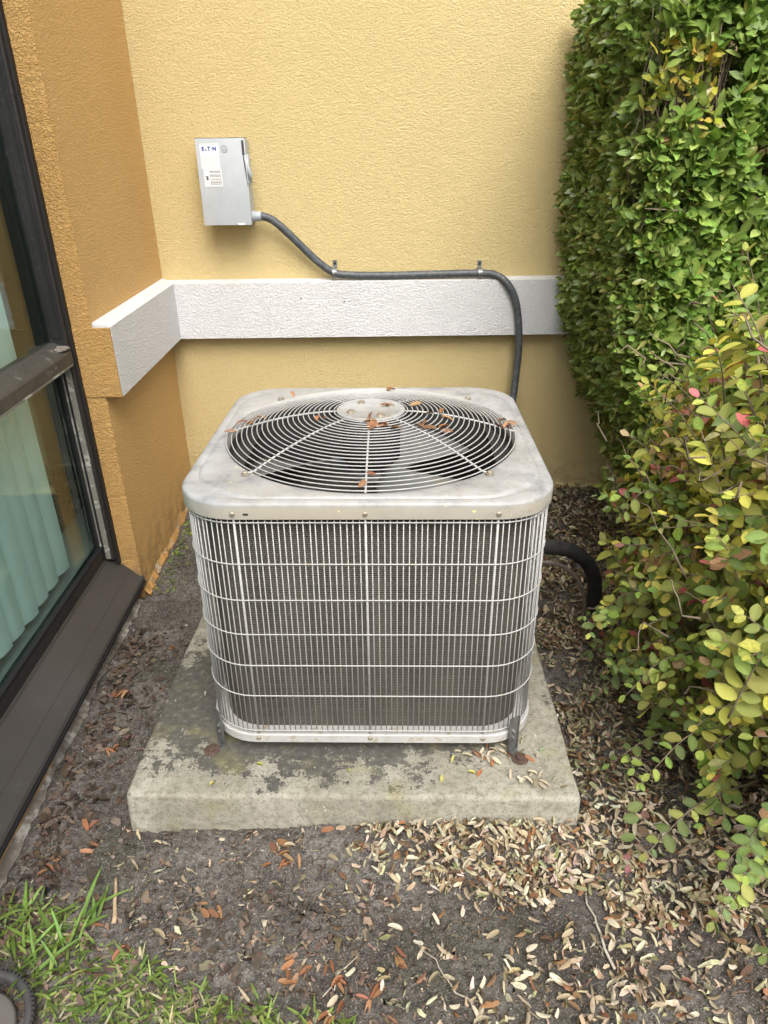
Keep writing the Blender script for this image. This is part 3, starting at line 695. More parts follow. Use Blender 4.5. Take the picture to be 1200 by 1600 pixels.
# motor and fan
MB().lathe([(.02, .732), (.068, .728), (.072, .715), (.072, .615), (.055, .600), (.012, .598), (.012, .56)], 28).build('motor', M['dark'], ac, True)
MB().lathe([(.055, .585), (.055, .565), (.03, .560)], 20).build('fan_hub', M['blade'], ac)
for k in range(3):
    a0 = math.radians(-86+120*k); v, f = [], []; na, nr = 12, 8
    for i in range(na):
        for j in range(nr):
            t = i/(na-1); rr_ = .05+(.325-.05)*j/(nr-1); spread = .95*(.55+.45*j/(nr-1)); a = a0+t*spread+.10*(1-j/(nr-1))
            v.append((rr_*math.cos(a), rr_*math.sin(a), .556+.060*t-.006*math.sin(t*PI)))
    for i in range(na-1):
        for j in range(nr-1): f.append((i*nr+j, i*nr+j+1, (i+1)*nr+j+1, (i+1)*nr+j))
    o = link('fan_blade', mesh('fan_blade', v, f, True), M['blade'], ac); md = o.modifiers.new('thick', 'SOLIDIFY'); md.thickness = .002
# hold-down brackets
for lx, ly, ang in ((-.366, -.366, -2.36), (.341, -.384, -1.02)):
    br = empty('hold_down_bracket', (lx, ly, 0), (0, 0, ang+PI/2)); br.parent = ac
    MB().box(-.013, .013, -.001, .001, .0015, .108, .0006).build('strap', M['galv'], br)
    MB().box(-.013, .013, -.040, .001, .0, .002, .0005).build('strap_foot', M['galv'], br)
    MB().box(-.0135, -.0115, -.004, .001, .002, .108).build('strap_rib', M['galv'], br)
    MB().box(.0115, .0135, -.004, .001, .002, .108).build('strap_rib', M['galv'], br)
    for z in (.045, .063): MB().lathe([(.0075, 0), (.0075, .002), (.005, .0022), (.005, .006)], 8, (0, -.001, z), 'y').build('bolt', M['galv'], br)
    MB().lathe([(.020, .002), (.019, .0035), (.009, .004), (.009, .009), (.006, .010)], 20, (0, -.030, 0)).build('rusty_washer', M['rust'], br)

# ------------------------------------------------------------------ refrigerant lines
ln = spline([(1.165, -1.03, .285), (1.25, -1.00, .29), (1.345, -.97, .272), (1.42, -.94, .235), (1.485, -.91, .165), (1.518, -.893, .08), (1.522, -.885, .0), (1.51, -.88, -.07)], 8)
tag(MB().tube(ln, [.0235+.0012*math.sin(i*1.7) for i in range(len(ln))], 14).build('insulated_pipe', M['foam'], None, True), 'black foam insulated pipe curving from the unit into the leaves', 'pipe')
ln = spline([(1.17, -1.06, .255), (1.25, -1.035, .255), (1.335, -1.0, .235), (1.40, -.975, .19), (1.45, -.955, .12), (1.475, -.945, .04), (1.468, -.94, -.06)], 8)
tag(MB().tube(ln, .0065, 8).build('copper_pipe', M['copper'], None, True), 'thin bare metal pipe curving inside the black insulated pipe', 'pipe')

# ------------------------------------------------------------------ round ribbed rim at the lawn edge
rc = (.075, -2.115); rim = tag(empty('round_cover', (rc[0], rc[1], float(gz(*rc))+.012), (.06, .05, 0)), 'dark round plastic cover with ribbed rim at the lawn corner', 'cover')
MB().lathe([(.090, 0), (.100, .002), (.102, .022), (.098, .026), (.090, .026), (.087, .022), (.087, .0)], 72, cap=False).build('rim', M['plastic'], rim, True)
rb = MB().box(-.0012, .0012, .098, .1045, .004, .0255); rb_me = mesh('rib', rb.v, rb.f); rb_me.materials.append(M['plastic'])
for k in range(72): link('rib', rb_me, None, rim).rotation_euler = (0, 0, 2*PI*k/72)
MB().lathe([(.001, .008), (.055, .010), (.066, .012), (.070, .009), (.070, -.01)], 48, cap=False).build('inner_disc', M['plastic_grey'], rim, True)

# ================================================================== VEGETATION
# ------------------------------------------------------------------ clipped hedge
HX, HYF, HTOP = 1.475, -.84, 1.71
def hedge_left(z): return HX+.02+np.interp(z, [0, .1, .3, .6, .9, 1.3, 1.75], [.45, .36, .23, .10, .02, -.012, -.02])
def whorls(P, D, nl, L0, col_fn, spread=(.75, 1.25), ratio=.44):
    """P shoot tips, D shoot axes -> leaf arrays, nl leaves per tip"""
    n = len(P); ref = unit(rng.standard_normal((n, 3))); U = unit(np.cross(D, ref)); Vv = np.cross(D, U)
    out = [[] for _ in range(8)]
    for k in range(nl):
        phi = 2*PI*(k*.382)+rng.normal(0, .35, n); th = rng.uniform(*spread, n)*(.55+.45*(k+1)/nl)
        R_ = U*np.cos(phi)[:, None]+Vv*np.sin(phi)[:, None]
        A = unit(D*np.cos(th)[:, None]+R_*np.sin(th)[:, None]+np.array([0, 0, -.10]))
        N = unit(D*np.sin(th)[:, None]-R_*np.cos(th)[:, None]+.25*rng.standard_normal((n, 3)))
        base = P-D*(.006*k+.006*rng.random(n))[:, None]
        L = L0*rng.uniform(.7, 1.2, n); Wd = L*ratio*rng.uniform(.85, 1.15, n)
        for a, x in zip(out, (base, A, N, L, Wd, rng.uniform(-.02, .16, n), rng.uniform(.05, .35, n), col_fn(n, P))): a.append(x)
    return [np.concatenate(a) for a in out]
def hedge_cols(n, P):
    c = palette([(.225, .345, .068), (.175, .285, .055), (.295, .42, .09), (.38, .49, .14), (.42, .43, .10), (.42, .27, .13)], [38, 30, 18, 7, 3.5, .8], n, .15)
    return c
def shaded_cols(n, P): return palette([(.19, .265, .06), (.22, .31, .07), (.27, .32, .085), (.34, .35, .10)], [42, 32, 16, 10], n, .15)  # left side's shade put into the leaf colour; inner fill shares it
sets = []
# front face
n = 3600
x = rng.uniform(HX+.05, 2.75, n); z = rng.uniform(.20, HTOP, n)
bumpy = .05*vnoise(x, z, 6)+.03*vnoise(x+5, z, 15)
dep = np.abs(rng.normal(0, .025, n)); y = HYF+bumpy+dep
bare = (x < HX+.22) & (z > 1.40) & (z < 1.61) & (rng.random(n) < .85)
ok = (x > hedge_left(z)+.0) & ~bare
P = np.stack([x, y, z], 1)[ok]; D = unit(np.stack([rng.normal(-.1, .35, ok.sum()), -np.ones(ok.sum())*.8, rng.normal(.55, .35, ok.sum())], 1))
sets.append(whorls(P, D, 7, .049, hedge_cols))
# left face
n = 3000
y = rng.uniform(HYF-.02, -.03, n); z = rng.uniform(.20, HTOP+.03, n)
bumpy = .045*vnoise(y, z, 6)+.03*vnoise(y+3, z, 15); x = hedge_left(z)+bumpy+np.abs(rng.normal(0, .03, n))+.05*np.clip((y-HYF-.06)/-.06, 0, 1)
keep = (rng.random(n) < np.interp(z, [.1, .45, .7], [.55, .8, 1.])) & ~((y < HYF+.12) & (z > 1.38) & (rng.random(n) < .75))
P = np.stack([x, y, z], 1)[keep]; m_ = len(P)
D = unit(np.stack([-np.ones(m_)*.8, rng.normal(-.35, .4, m_), rng.normal(.05, .45, m_)], 1))
sets.append(whorls(P, D, 6, .038, shaded_cols, (.6, 1.2), .42))
# top and inner fill
n = 1500; x = rng.uniform(HX+.02, 2.75, n); y = rng.uniform(HYF, -.04, n); P = np.stack([x, y, HTOP+.03*vnoise(x, y, 8)-np.abs(rng.normal(0, .02, n))], 1)
P = P[~((P[:, 0] < HX+.22) & (P[:, 1] < HYF+.14) & (rng.random(n) < .6))]; n = len(P)
sets.append(whorls(P, unit(np.stack([rng.normal(0, .3, n), rng.normal(-.1, .3, n), np.ones(n)], 1)), 6, .036, hedge_cols))
n = 2600; z = rng.uniform(.25, HTOP-.03, n); y = rng.uniform(HYF+.06, -.05, n); x = hedge_left(z)+.05+rng.uniform(0, .30, n)
P1 = np.stack([x, y, z], 1)
n2 = 2200; P2 = np.stack([rng.uniform(HX+.1, 2.7, n2), rng.uniform(HYF+.06, HYF+.3, n2), rng.uniform(.25, HTOP-.03, n2)], 1)
P = np.concatenate([P1, P2]); ok = ~((P[:, 0] < HX+.23) & (P[:, 2] > 1.43) & (P[:, 1] < HYF+.22) & (rng.random(len(P)) < .8)); P = P[ok]
sets.append(whorls(P, unit(rng.normal(0, .5, (len(P), 3))+np.array([-.4, -.6, .3])), 5, .038, shaded_cols, (.5, 1.4)))
# yellowing leaves round the bare patch
n = 34; P = np.stack([rng.uniform(HX+.02, HX+.19, n), rng.uniform(HYF-.01, HYF+.05, n), rng.uniform(1.36, 1.58, n)], 1)
sets.append(whorls(P, unit(np.stack([rng.normal(-.2, .4, n), -np.ones(n), rng.normal(.3, .5, n)], 1)), 4, .034, lambda n_, P_: palette([(.40, .38, .05), (.30, .30, .05), (.42, .27, .05)], [5, 4, 2], n_)))
arr = [np.concatenate([s_[k] for s_ in sets]) for k in range(8)]
okw = arr[0][:, 1]+arr[1][:, 1]*arr[3] < -.004; arr = [a[okw] for a in arr]
HO = (1.95, -.45, 0.)
hedge = tag(empty('clipped_hedge', HO), 'tall clipped green hedge with small glossy leaves against the yellow wall', 'hedge')
facing = np.abs(np.einsum('ij,ij->i', arr[2], unit(CAM-arr[0])))
idx = pick_visible(arr[0]+arr[1]*(arr[3]*.5)[:, None], arr[3]*arr[4]*(.3+facing), 300, 14)
rest = split_leaves(arr, idx)
V = leaf_verts(*rest[:7], 'ellip')-np.array(HO); V += rng.standard_normal(V.shape)*(rest[3]*.022)[:, None, None]
tag(link('foliage', leaf_mesh('foliage', V, rest[7], 1.22), M['leaf'], hedge), kind='stuff')
single_leaves('leaf', arr, idx, 'ellip', M['leaf'], hedge, HO, 12, 1.22)
tw = MB()
for k in range(70):
    bx_, by_ = HX+.06+random.random()*.9, HYF+.05+random.random()*.25; z1 = random.uniform(1.3, 1.62); z0 = random.uniform(.4, 1.0)
    if k < 42: bx_ = HX+.03+random.random()*.20; by_ = HYF+.03+random.random()*.10; z0 = 1.15; z1 = random.uniform(1.52, 1.70)
    pts = [(bx_+random.gauss(0, .014)-HO[0], by_+random.gauss(0, .010)-HO[1], z0+(z1-z0)*t) for t in np.linspace(0, 1, 7)]
    tw.tube(pts, [.0034-.0022*t for t in np.linspace(0, 1, 7)], 5)
for k in range(180):
    z = random.uniform(.3, 1.55); a = random.random()
    if k % 2: p0 = (HX+.3, random.uniform(-.8, -.1), z); p1 = (float(hedge_left(z))+.01, p0[1]+random.gauss(0, .08), z+random.uniform(.0, .15))
    else: p0 = (random.uniform(1.6, 2.4), HYF+.25, z); p1 = (p0[0]+random.gauss(0, .08), HYF+.01, z+random.uniform(.0, .15))
    tw.tube([tuple(np.array(p0)-HO), tuple((np.array(p0)+p1)/2-HO+np.array([0, 0, .02])), tuple(np.array(p1)-HO)], [.0035, .0026, .001], 5)
tag(tw.build('twigs', M['bark'], hedge, True), kind='stuff')
for k in range(9):
    px, py = 1.80+.11*k+random.gauss(0, .03), random.uniform(-.6, -.3)
    pts = [(px-HO[0]+random.gauss(0, .012)-.04*t*(k % 3-1)*3, py-HO[1]+random.gauss(0, .012), -.06+1.2*t) for t in np.linspace(0, 1, 9)]
    MB().tube(pts, [.016-.010*t for t in np.linspace(0, 1, 9)], 7).build('stem', M['bark'], hedge, True)

# ------------------------------------------------------------------ round leaved bush in front of the hedge
BC = np.array([2.05, -1.47, .42]); BR = np.array([.62, .60, .80]); BO = (1.95, -1.45, 0.)
PAL = [(.28, .37, .085), (.20, .29, .075), (.39, .44, .10), (.50, .49, .11), (.17, .235, .085), (.60, .54, .11), (.42, .25, .15), (.34, .30, .13), (.52, .20, .17)]
PRB = [24, 13, 27, 19, 6, 6, 5, 8, 1.4]
acc = [[] for _ in range(8)]; stems = MB()
def spray(path, L0, cset, start=.2, step=.0165, out=None):
    """leaves set alternately left and right of a shoot"""
    P_ = [np.array(p) for p in path]; seg = [np.linalg.norm(P_[i+1]-P_[i]) for i in range(len(P_)-1)]; tot = sum(seg)
    s_ = tot*start; side = 1; cum = np.concatenate([[0], np.cumsum(seg)])
    up = unit(np.array([random.gauss(-.3, .3), random.gauss(-.5, .3), 1.]) if out is None else out*1.+np.array([0, 0, .55])+.3*rng.standard_normal(3))
    while s_ < tot:
        i = min(np.searchsorted(cum, s_)-1, len(seg)-1); i = max(i, 0); t = (s_-cum[i])/seg[i]
        p = P_[i]*(1-t)+P_[i+1]*t; d = unit(P_[i+1]-P_[i]); sd = unit(np.cross(d, up))*side
        A = unit(d*random.uniform(.35, .75)+sd*1.+np.array([0, 0, random.gauss(-.05, .15)])+.12*rng.standard_normal(3))
        N = unit(up+.30*rng.standard_normal(3))
        if abs(A@N) > .9: N = unit(N+rng.standard_normal(3))
        L = L0*random.uniform(.65, 1.12)*(1 if s_ < tot*.85 else .72)
        col = cset[random.randrange(len(cset))]
        for a, x in zip(acc, (p, A, N, L, L*random.uniform(.62, .80), random.uniform(-.12, .30), random.uniform(.05, .7), col)): a.append(x)
        s_ += step*random.uniform(.75, 1.3); side = -side
    d = unit(P_[-1]-P_[-2])
    for a, x in zip(acc, (P_[-1], d, up, L0*.6, L0*.4, .05, .15, cset[-1])): a.append(x)
def envelope():
    while True:
        d = unit(rng.standard_normal(3)); d[2] = abs(d[2])*1.1-.45
        d = unit(d); k = 1/(np.abs(d/BR)**3.2).sum()**(1/3.2); p = BC+d*k
        if p[2] > .04: return p, d
NS = 1650
for k in range(NS):
    tip, d = envelope(); jit = rng.uniform(.74, 1.04)
    if tip[0] > 2.15 and random.random() < .7: continue
    tip = BC+(tip-BC)*jit; tip[2] = max(tip[2], .05)
    if tip[1] > -.90: tip[1] = -.90-random.random()*.1
    ln_ = random.uniform(.12, .30); inner = BC+np.array([0, 0, -.15]); dirn = unit(tip-inner)
    droop = unit(dirn+np.array([0, 0, random.uniform(-.5, .45)])+.35*rng.standard_normal(3))
    base = tip-droop*ln_-np.array([0, 0, .03])
    mid = (base+tip)/2+np.array([0, 0, random.uniform(.005, .035)])
    path = spline([base, mid, tip], 4)
    c = palette(PAL, PRB, 5, .12)
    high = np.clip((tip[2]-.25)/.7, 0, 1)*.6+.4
    if random.random() < .17: c[-1] = palette([(.46, .13, .14), (.40, .17, .14), (.5, .44, .08)], [3, 2, 3], 1)[0]
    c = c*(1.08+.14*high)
    spray(path, random.uniform(.036, .053), list(c), out=d)
    stems.tube([p-Vector(BO) for p in path], [.0024-.0014*i/(len(path)-1) for i in range(len(path))], 5)
# thicker limbs
for k in range(34):
    tip, d = envelope(); tip = BC+(tip-BC)*rng.uniform(.6, .9)
    b0 = np.array([1.93+random.gauss(0, .10), -1.45+random.gauss(0, .10), -.07]); midp = (b0+tip)/2+np.array([0, 0, .10])
    stems.tube([p-Vector(BO) for p in spline([b0, midp, tip], 5)], list(np.linspace(.009, .003, 11)), 6)
# low branches reaching out over the litter, and bare twigs
LOW = [((1.62, -1.55, .10), (1.45, -1.60, .13), (1.34, -1.63, .07)), ((1.65, -1.70, .09), (1.47, -1.79, .12), (1.36, -1.84, .035)), ((1.70, -1.80, .12), (1.54, -1.92, .13), (1.44, -1.985, .03)),
       ((1.62, -1.45, .22), (1.45, -1.42, .20), (1.36, -1.43, .10)), ((1.60, -1.40, .16), (1.47, -1.28, .16), (1.40, -1.22, .07)), ((1.68, -1.62, .22), (1.48, -1.70, .24), (1.38, -1.74, .16)),
       ((1.58, -1.25, .14), (1.50, -1.10, .14), (1.47, -1.04, .06)), ((1.72, -1.90, .18), (1.58, -2.02, .16), (1.50, -2.06, .05)), ((1.66, -1.56, .36), (1.44, -1.60, .36), (1.35, -1.62, .27)),
       ((1.60, -1.36, .35), (1.43, -1.35, .36), (1.36, -1.35, .27)), ((1.72, -1.86, .30), (1.52, -1.95, .30), (1.43, -1.98, .20)), ((1.65, -1.30, .55), (1.46, -1.30, .62), (1.40, -1.30, .55))]
for a_, b_, c_ in [[tuple(np.array(q)+(.01, 0, 0)) for q in t] for t in LOW]:
    path = spline([a_, b_, c_], 6); spray(path, .037, list(palette(PAL[:5], [10, 30, 8, 4, 20], 5, .1)), .2, .0185)
    stems.tube([p-Vector(BO) for p in path], [.0026-.0016*i/(len(path)-1) for i in range(len(path))], 5)
    for q in range(3):
        t = random.randrange(3, len(path)-2); p = np.array(path[t]); e = p+np.array([random.gauss(-.03, .03), random.gauss(-.02, .05), random.uniform(-.03, .05)])
        e = p+unit(e-p)*random.uniform(.05, .10); pp = spline([p, (p+e)/2+np.array([0, 0, .008]), e], 3); spray(pp, .032, list(palette(PAL[:5], [14, 26, 12, 5, 14], 4, .1)), .15)
path = spline([(1.40, -1.72, .06), (1.36, -1.80, .05), (1.335, -1.845, .01)], 4); spray(path, .033, [np.array((.20, .11, .09)), np.array((.17, .12, .08)), np.array((.30, .12, .13))], .1, .02)
for k in range(60):
    z = random.uniform(.3, 1.05); p = np.array([random.uniform(1.42, 1.75), random.uniform(-1.75, -1.0), z]); pts = [p]
    for q in range(4): pts.append(pts[-1]+np.array([random.uniform(-.035, .012), random.gauss(0, .025), random.gauss(.008, .02)]))
    stems.tube([Vector(p_)-Vector(BO) for p_ in pts], [.0026, .0022, .0018, .0013, .0007], 5)
arr = [np.array(a, float) for a in acc]
keep = arr[0][:, 2] > gz(arr[0][:, 0], arr[0][:, 1])+.006; arr = [a[keep] for a in arr]
bush = tag(empty('leafy_bush', BO), 'yellow green bush with oval leaves and pink tips in front of the hedge', 'bush')
facing = np.abs(np.einsum('ij,ij->i', arr[2], unit(CAM-arr[0])))
idx = pick_visible(arr[0]+arr[1]*(arr[3]*.5)[:, None], arr[3]*arr[4]*(.3+facing), 300, 14)
rest = split_leaves(arr, idx)
tag(link('foliage', leaf_mesh('foliage', leaf_verts(*rest[:7], 'oval')-np.array(BO)+rng.standard_normal((len(rest[0]), 14, 3))*(rest[3]*.02)[:, None, None], rest[7], 1.18), M['bush_leaf'], bush), kind='stuff')
single_leaves('leaf', arr, idx, 'oval', M['bush_leaf'], bush, BO, 20, 1.18)
tag(stems.build('twigs', M['bark'], bush, True), kind='stuff')

# ------------------------------------------------------------------ grass
def in_grass(x, y):
    """lawn edge runs from the sill toward the lower middle of the view"""
    edge = np.interp(x, [-.3, 0, .16, .25, .42, .62, .80, 1.0, 1.4], [-1.80, -1.845, -1.885, -1.97, -2.035, -2.06, -2.125, -2.24, -2.5])
    return y < edge+.05*vnoise(x, y, 11)
n = 26000; x = rng.uniform(-.0, 1.5, n); y = rng.uniform(-3.1, -1.78, n)
ok = in_grass(x, y) & (rng.random(n) < .40+1.1*(vnoise(x, y, 9)+.5)) & (np.hypot(x-rc[0], y-rc[1]) > .112)
x, y = x[ok], y[ok]; n = len(x)
az = rng.uniform(0, 2*PI, n); tilt = np.clip(rng.normal(1.18, .30, n), .2, 1.55)
A = np.stack([np.cos(az)*np.sin(tilt), np.sin(az)*np.sin(tilt), np.cos(tilt)], 1); N = unit(np.stack([-np.cos(az)*np.cos(tilt), -np.sin(az)*np.cos(tilt), np.sin(tilt)], 1)+.3*rng.standard_normal((n, 3)))
L = rng.uniform(.012, .040, n); Wd = rng.uniform(.0030, .0072, n)
colr = palette([(.16, .24, .05), (.20, .29, .06), (.29, .37, .09), (.11, .17, .045), (.45, .41, .25)], [30, 30, 18, 14, 16], n, .15)
P = np.stack([x, y, gz(x, y)+.003], 1)
n2 = 48; xx = rng.uniform(.0, .24, n2); yy = rng.uniform(-2.02, -1.88, n2); az = rng.normal(.9, 1.2, n2); tilt = np.clip(rng.normal(.8, .25, n2), .2, 1.3)
A2 = np.stack([np.cos(az)*np.sin(tilt), np.sin(az)*np.sin(tilt), np.cos(tilt)], 1); N2 = unit(np.stack([-np.cos(az)*np.cos(tilt), -np.sin(az)*np.cos(tilt), np.sin(tilt)], 1)+.2*rng.standard_normal((n2, 3)))
P = np.concatenate([P, np.stack([xx, yy, gz(xx, yy)], 1)]); A = np.concatenate([A, A2]); N = np.concatenate([N, N2])
L = np.concatenate([L, rng.uniform(.05, .10, n2)]); Wd = np.concatenate([Wd, rng.uniform(.0065, .0105, n2)])
colr = np.concatenate([colr, palette([(.20, .33, .07), (.24, .38, .10), (.16, .27, .05)], [4, 3, 4], n2)])
nn = len(P); V = leaf_verts(P, A, N, L, Wd, rng.uniform(.0, .45, nn), rng.uniform(.1, .5, nn), 'blade')
gro = tag(link('lawn_grass', leaf_mesh('lawn_grass', V, colr, 1.12), M['grass']), 'short broad bladed green grass at the edge of the bare soil', 'grass', kind='stuff')

# ------------------------------------------------------------------ leaf litter, chips, straw
def pad_top(x, y):
    """height of the pad surface, -1 outside it"""
    c, s_ = math.cos(UYAW), math.sin(UYAW); lx = c*(x-UX)+s_*(y-UY); ly = -s_*(x-UX)+c*(y-UY)
    inside = (lx > PX0) & (lx < PX1) & (ly > PY0-.012) & (ly < PY1)
    return np.where(inside, UZ-UT*ly, -1.)
def dens(x, y):
    d = np.zeros_like(x)
    d += 3.0*np.exp(-(((x-1.07)/.24)**2+((y+1.775)/.085)**2)**1.4)          # drift along the pad front
    d += .50*np.exp(-(((x-1.12)/.20)**2+((y+2.06)/.085)**2)**1.5)         # second drift, nearer
    d += 1.0*((x > 1.27) & (y > -1.95)).astype(float)*np.clip((x-1.27)/.04, 0, 1)
    d += .045*((x > .60) & (y < -1.70)) + .014*(x < .60)*(y < -1.72)
    d += .22*((x > 1.15) & (y < -1.95))
    return d*np.clip(.25+1.7*(vnoise(x, y, 9)+.45), 0, 1.3)
n = 60000; x = rng.uniform(.1, 2.3, n); y = rng.uniform(-2.6, -.02, n)
ok = (rng.random(n) < dens(x, y)*.72) & (pad_top(x, y) < 0) & ~((x < 1.24) & (y > -1.6)); x, y = x[ok], y[ok]
n = len(x)
def lay(x, y, zb, lift, tiltsd=.28):
    n = len(x); az = rng.uniform(0, 2*PI, n)
    A = unit(np.stack([np.cos(az), np.sin(az), rng.normal(0, tiltsd, n)], 1)); N = unit(np.stack([rng.normal(0, tiltsd*1.3, n), rng.normal(0, tiltsd*1.3, n), np.ones(n)], 1))
    flip = rng.random(n) < .35; N[flip] *= -1
    z = zb+.004+lift*rng.random(n)
    L = rng.uniform(.014, .033, n); P = np.stack([x, y, z], 1)-A*(L*.5)[:, None]
    P[:, 2] = np.maximum(P[:, 2], zb+.003)
    return P, A, N, L, L*rng.uniform(.28, .52, n), rng.uniform(-.1, .45, n), np.where(rng.random(n) < .5, rng.uniform(.9, 1.7, n), rng.uniform(.05, .6, n))
P, A, N, L, Wd, curl, fold = lay(x, y, gz(x, y), .020, .42)
pale = [(.58, .50, .36), (.50, .41, .28), (.66, .59, .45), (.40, .31, .20)]; brown = [(.31, .155, .075), (.22, .12, .065), (.13, .085, .055)]; olive = [(.30, .29, .15), (.22, .21, .11)]
colr = palette(pale+brown+olive, [24, 22, 14, 14, 7, 6, 6, 4, 3], n, .14)
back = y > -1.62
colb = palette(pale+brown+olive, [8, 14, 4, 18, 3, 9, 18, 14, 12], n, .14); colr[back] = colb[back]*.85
arr = [P, A, N, L, Wd, curl, fold, colr]
idx = pick_visible(P+A*(L*.5)[:, None], L*Wd, 100000, 9)
u_, v_, d_ = project(P[idx]); front = idx[(v_ > 1270) & (u_ < 1150)]
lum = colr.sum(1)
front = front[np.argsort(-(L*Wd)[front])][:230]
rest = split_leaves(arr, front)
tag(link('leaf_litter', leaf_mesh('leaf_litter', leaf_verts(*rest[:7], 'slim')+rng.standard_normal((len(rest[0]), 14, 3))*(rest[3]*.035)[:, None, None], rest[7], .92), M['dry']), 'scattered dry pale and brown leaves covering the soil around the pad', 'leaf litter', kind='stuff')
for o, i in single_leaves('fallen_leaf', arr, front, 'slim', M['dry'], None, (0, 0, 0), 16, .92):
    drift = P[i][1] > -1.93; pl = lum[i] > 1.0
    tag(o, ('pale dry leaf' if pl else 'brown dry leaf')+(' in the drift along the front of the pad' if drift else ' scattered on soil near the bottom edge'), 'leaf',
        ('pale' if pl else 'brown')+(' leaves in the drift by the pad' if drift else ' leaves scattered nearest the camera'))
# orange leaves lying singly, and leaves on pad and grille
def place(name, spots, cols_, label, group, L0=(.026, .036), zfn=None, tilt=.25, prof='slim'):
    spots = np.array(spots, float); n = len(spots); x, y = spots[:, 0], spots[:, 1]
    z = zfn(x, y) if zfn else gz(x, y)
    P, A, N, L, Wd, cu, fo = lay(x, y, z, .003, tilt); L[:] = rng.uniform(*L0, n); Wd = L*rng.uniform(.36, .5, n); N *= np.sign(N[:, 2])[:, None]
    c = palette(cols_, [1]*len(cols_), n, .12)
    for o, i in single_leaves(name, [P, A, N, L, Wd, cu, fo, c], np.arange(n), prof, M['dry'], None, (0, 0, 0), min(n, 6), .92): tag(o, label, 'leaf', group)
orange = [(.38, .175, .085), (.31, .135, .07), (.44, .25, .135), (.25, .115, .065)]
for cx_, cy_, k, where in (
        (.575, -1.775, 5, 'in a cluster before the left half of the pad'), (.615, -1.80, 3, 'just right of the cluster before the left pad half'), (.45, -1.89, 4, 'in a small group alone on soil above the grass'),
        (.64, -2.02, 7, 'in the largest group at the grass edge'), (.71, -2.03, 5, 'in the group right of the grass tip'), (.72, -2.10, 6, 'in the group at the bottom centre edge'),
        (.845, -2.0, 4, 'in the group below the leaf drift'), (.90, -1.69, 4, 'touching the foot of the pad front'), (.66, -1.70, 3, 'below the pad front, left of its middle'),
        (.30, -1.99, 3, 'lying in the grass right of the splinter'), (.20, -1.92, 3, 'beside the tan wood splinter'), (.07, -1.27, 4, 'on the bark chips midway along the sill'),
        (.10, -1.45, 4, 'on the bark chips left of the pad'), (.13, -1.66, 3, 'beside the front left corner of the pad'), (.08, -1.80, 3, 'on soil just behind the grass by the foundation'),
        (.16, -1.74, 2, 'between the pad corner and the grass'), (.26, -1.42, 1, 'against the left side of the pad'), (.83, -1.72, 4, 'at the left end of the leaf drift'),
        (.78, -2.05, 4, 'near the thin twig at the bottom'), (.16, -1.05, 2, 'on soil beside the unit near the orange wall')):
    place('fallen_leaf', [(cx_+random.gauss(0, .016), cy_+random.gauss(0, .014)) for _ in range(k)], orange, 'orange brown dry leaf '+where, 'orange leaves '+where)
zp = lambda x, y: pad_top(x, y)+.001
heap = [(1.09+random.gauss(0, .035), -1.575+random.gauss(0, .020)) for _ in range(26)]
place('fallen_leaf', heap, pale[:3]+orange[:2], 'dry leaf in the small heap beside the front right bracket', 'leaves heaped on the pad by the bracket', (.018, .028), zp, .35)
tail = [(1.13+.02*k+random.gauss(0, .012), -1.66-.012*k*.3+random.gauss(0, .012)) for k in range(5) for _ in range(3)]
place('fallen_leaf', tail, pale, 'pale dry leaf on the front right corner of the pad', 'leaves on the pad corner', (.02, .03), zp, .3)
sp = [((.985, -1.600), 'small yellow leaf on the pad in front of the leaf heap', (.62, .58, .16)), ((1.022, -1.642), 'yellow leaf beside a brown one on the front of the pad', (.62, .56, .14)), ((.955, -1.655), 'yellow leaf near the middle of the pad front edge', (.6, .55, .18)),
      ((.52, -1.605), 'round yellow leaf on the dark stain near the left bracket', (.66, .6, .14)), ((1.205, -1.575), 'pale green leaf beside the right rusty washer', (.30, .36, .2)), ((1.04, -1.648), 'brown leaf on the front of the pad', (.4, .15, .06)), ((.345, -1.36), 'pale dead leaf on the left side of the pad', (.6, .55, .45)), ((.74, -1.63), 'tiny yellow leaf on the pad below the unit centre', (.6, .55, .2)), ((.43, -1.66), 'tiny yellow leaf near the left front of the pad', (.6, .56, .2))]
for (q, lb, c) in sp: place('fallen_leaf', [q], [c], lb, None, (.015, .024), zp, .1, 'oval')
# leaves caught on the fan grille
Mu = Matrix.Translation((UX, UY, UZ))@Matrix.Rotation(UYAW, 4, 'Z')@Matrix.Rotation(-UT, 4, 'X')
def on_grille(lst, label, group):
    for lx, ly, L, c in lst:
        r = math.hypot(lx, ly); p = Mu@Vector((lx, ly, (float(dome(r)) if r > .084 else .739)+.003))
        az = random.uniform(0, 2*PI); A = unit(np.array([[math.cos(az), math.sin(az), random.uniform(.0, .5)]])); N = unit(np.array([[random.gauss(0, .4), random.gauss(-.2, .4), 1.]]))
        a = [np.array([p]), A, N, np.array([L]), np.array([L*.42]), np.array([random.uniform(.1, .35)]), np.array([random.uniform(.3, .8)]), np.array([c])]
        for o, i in single_leaves('fallen_leaf', a, np.array([0]), 'slim', M['dry'], None, (0, 0, 0), 1, .92): tag(o, label, 'leaf', group)
og = lambda: palette(orange, [1]*4, 1, .12)[0]
jit = lambda x, y, k, s_=.012: [(x+random.gauss(0, s_*1.6), y+random.gauss(0, s_), random.uniform(.024, .036), og()) for _ in range(k)]
on_grille(jit(.015, -.105, 8, .014), 'orange dry leaf in the clump in front of the grille hub', 'leaves in front of the grille hub')
on_grille(jit(.15, -.10, 5, .016)+jit(.155, -.02, 4, .02), 'dry leaf caught on the grille between hub and right rim', 'leaves on the grille right of the hub')
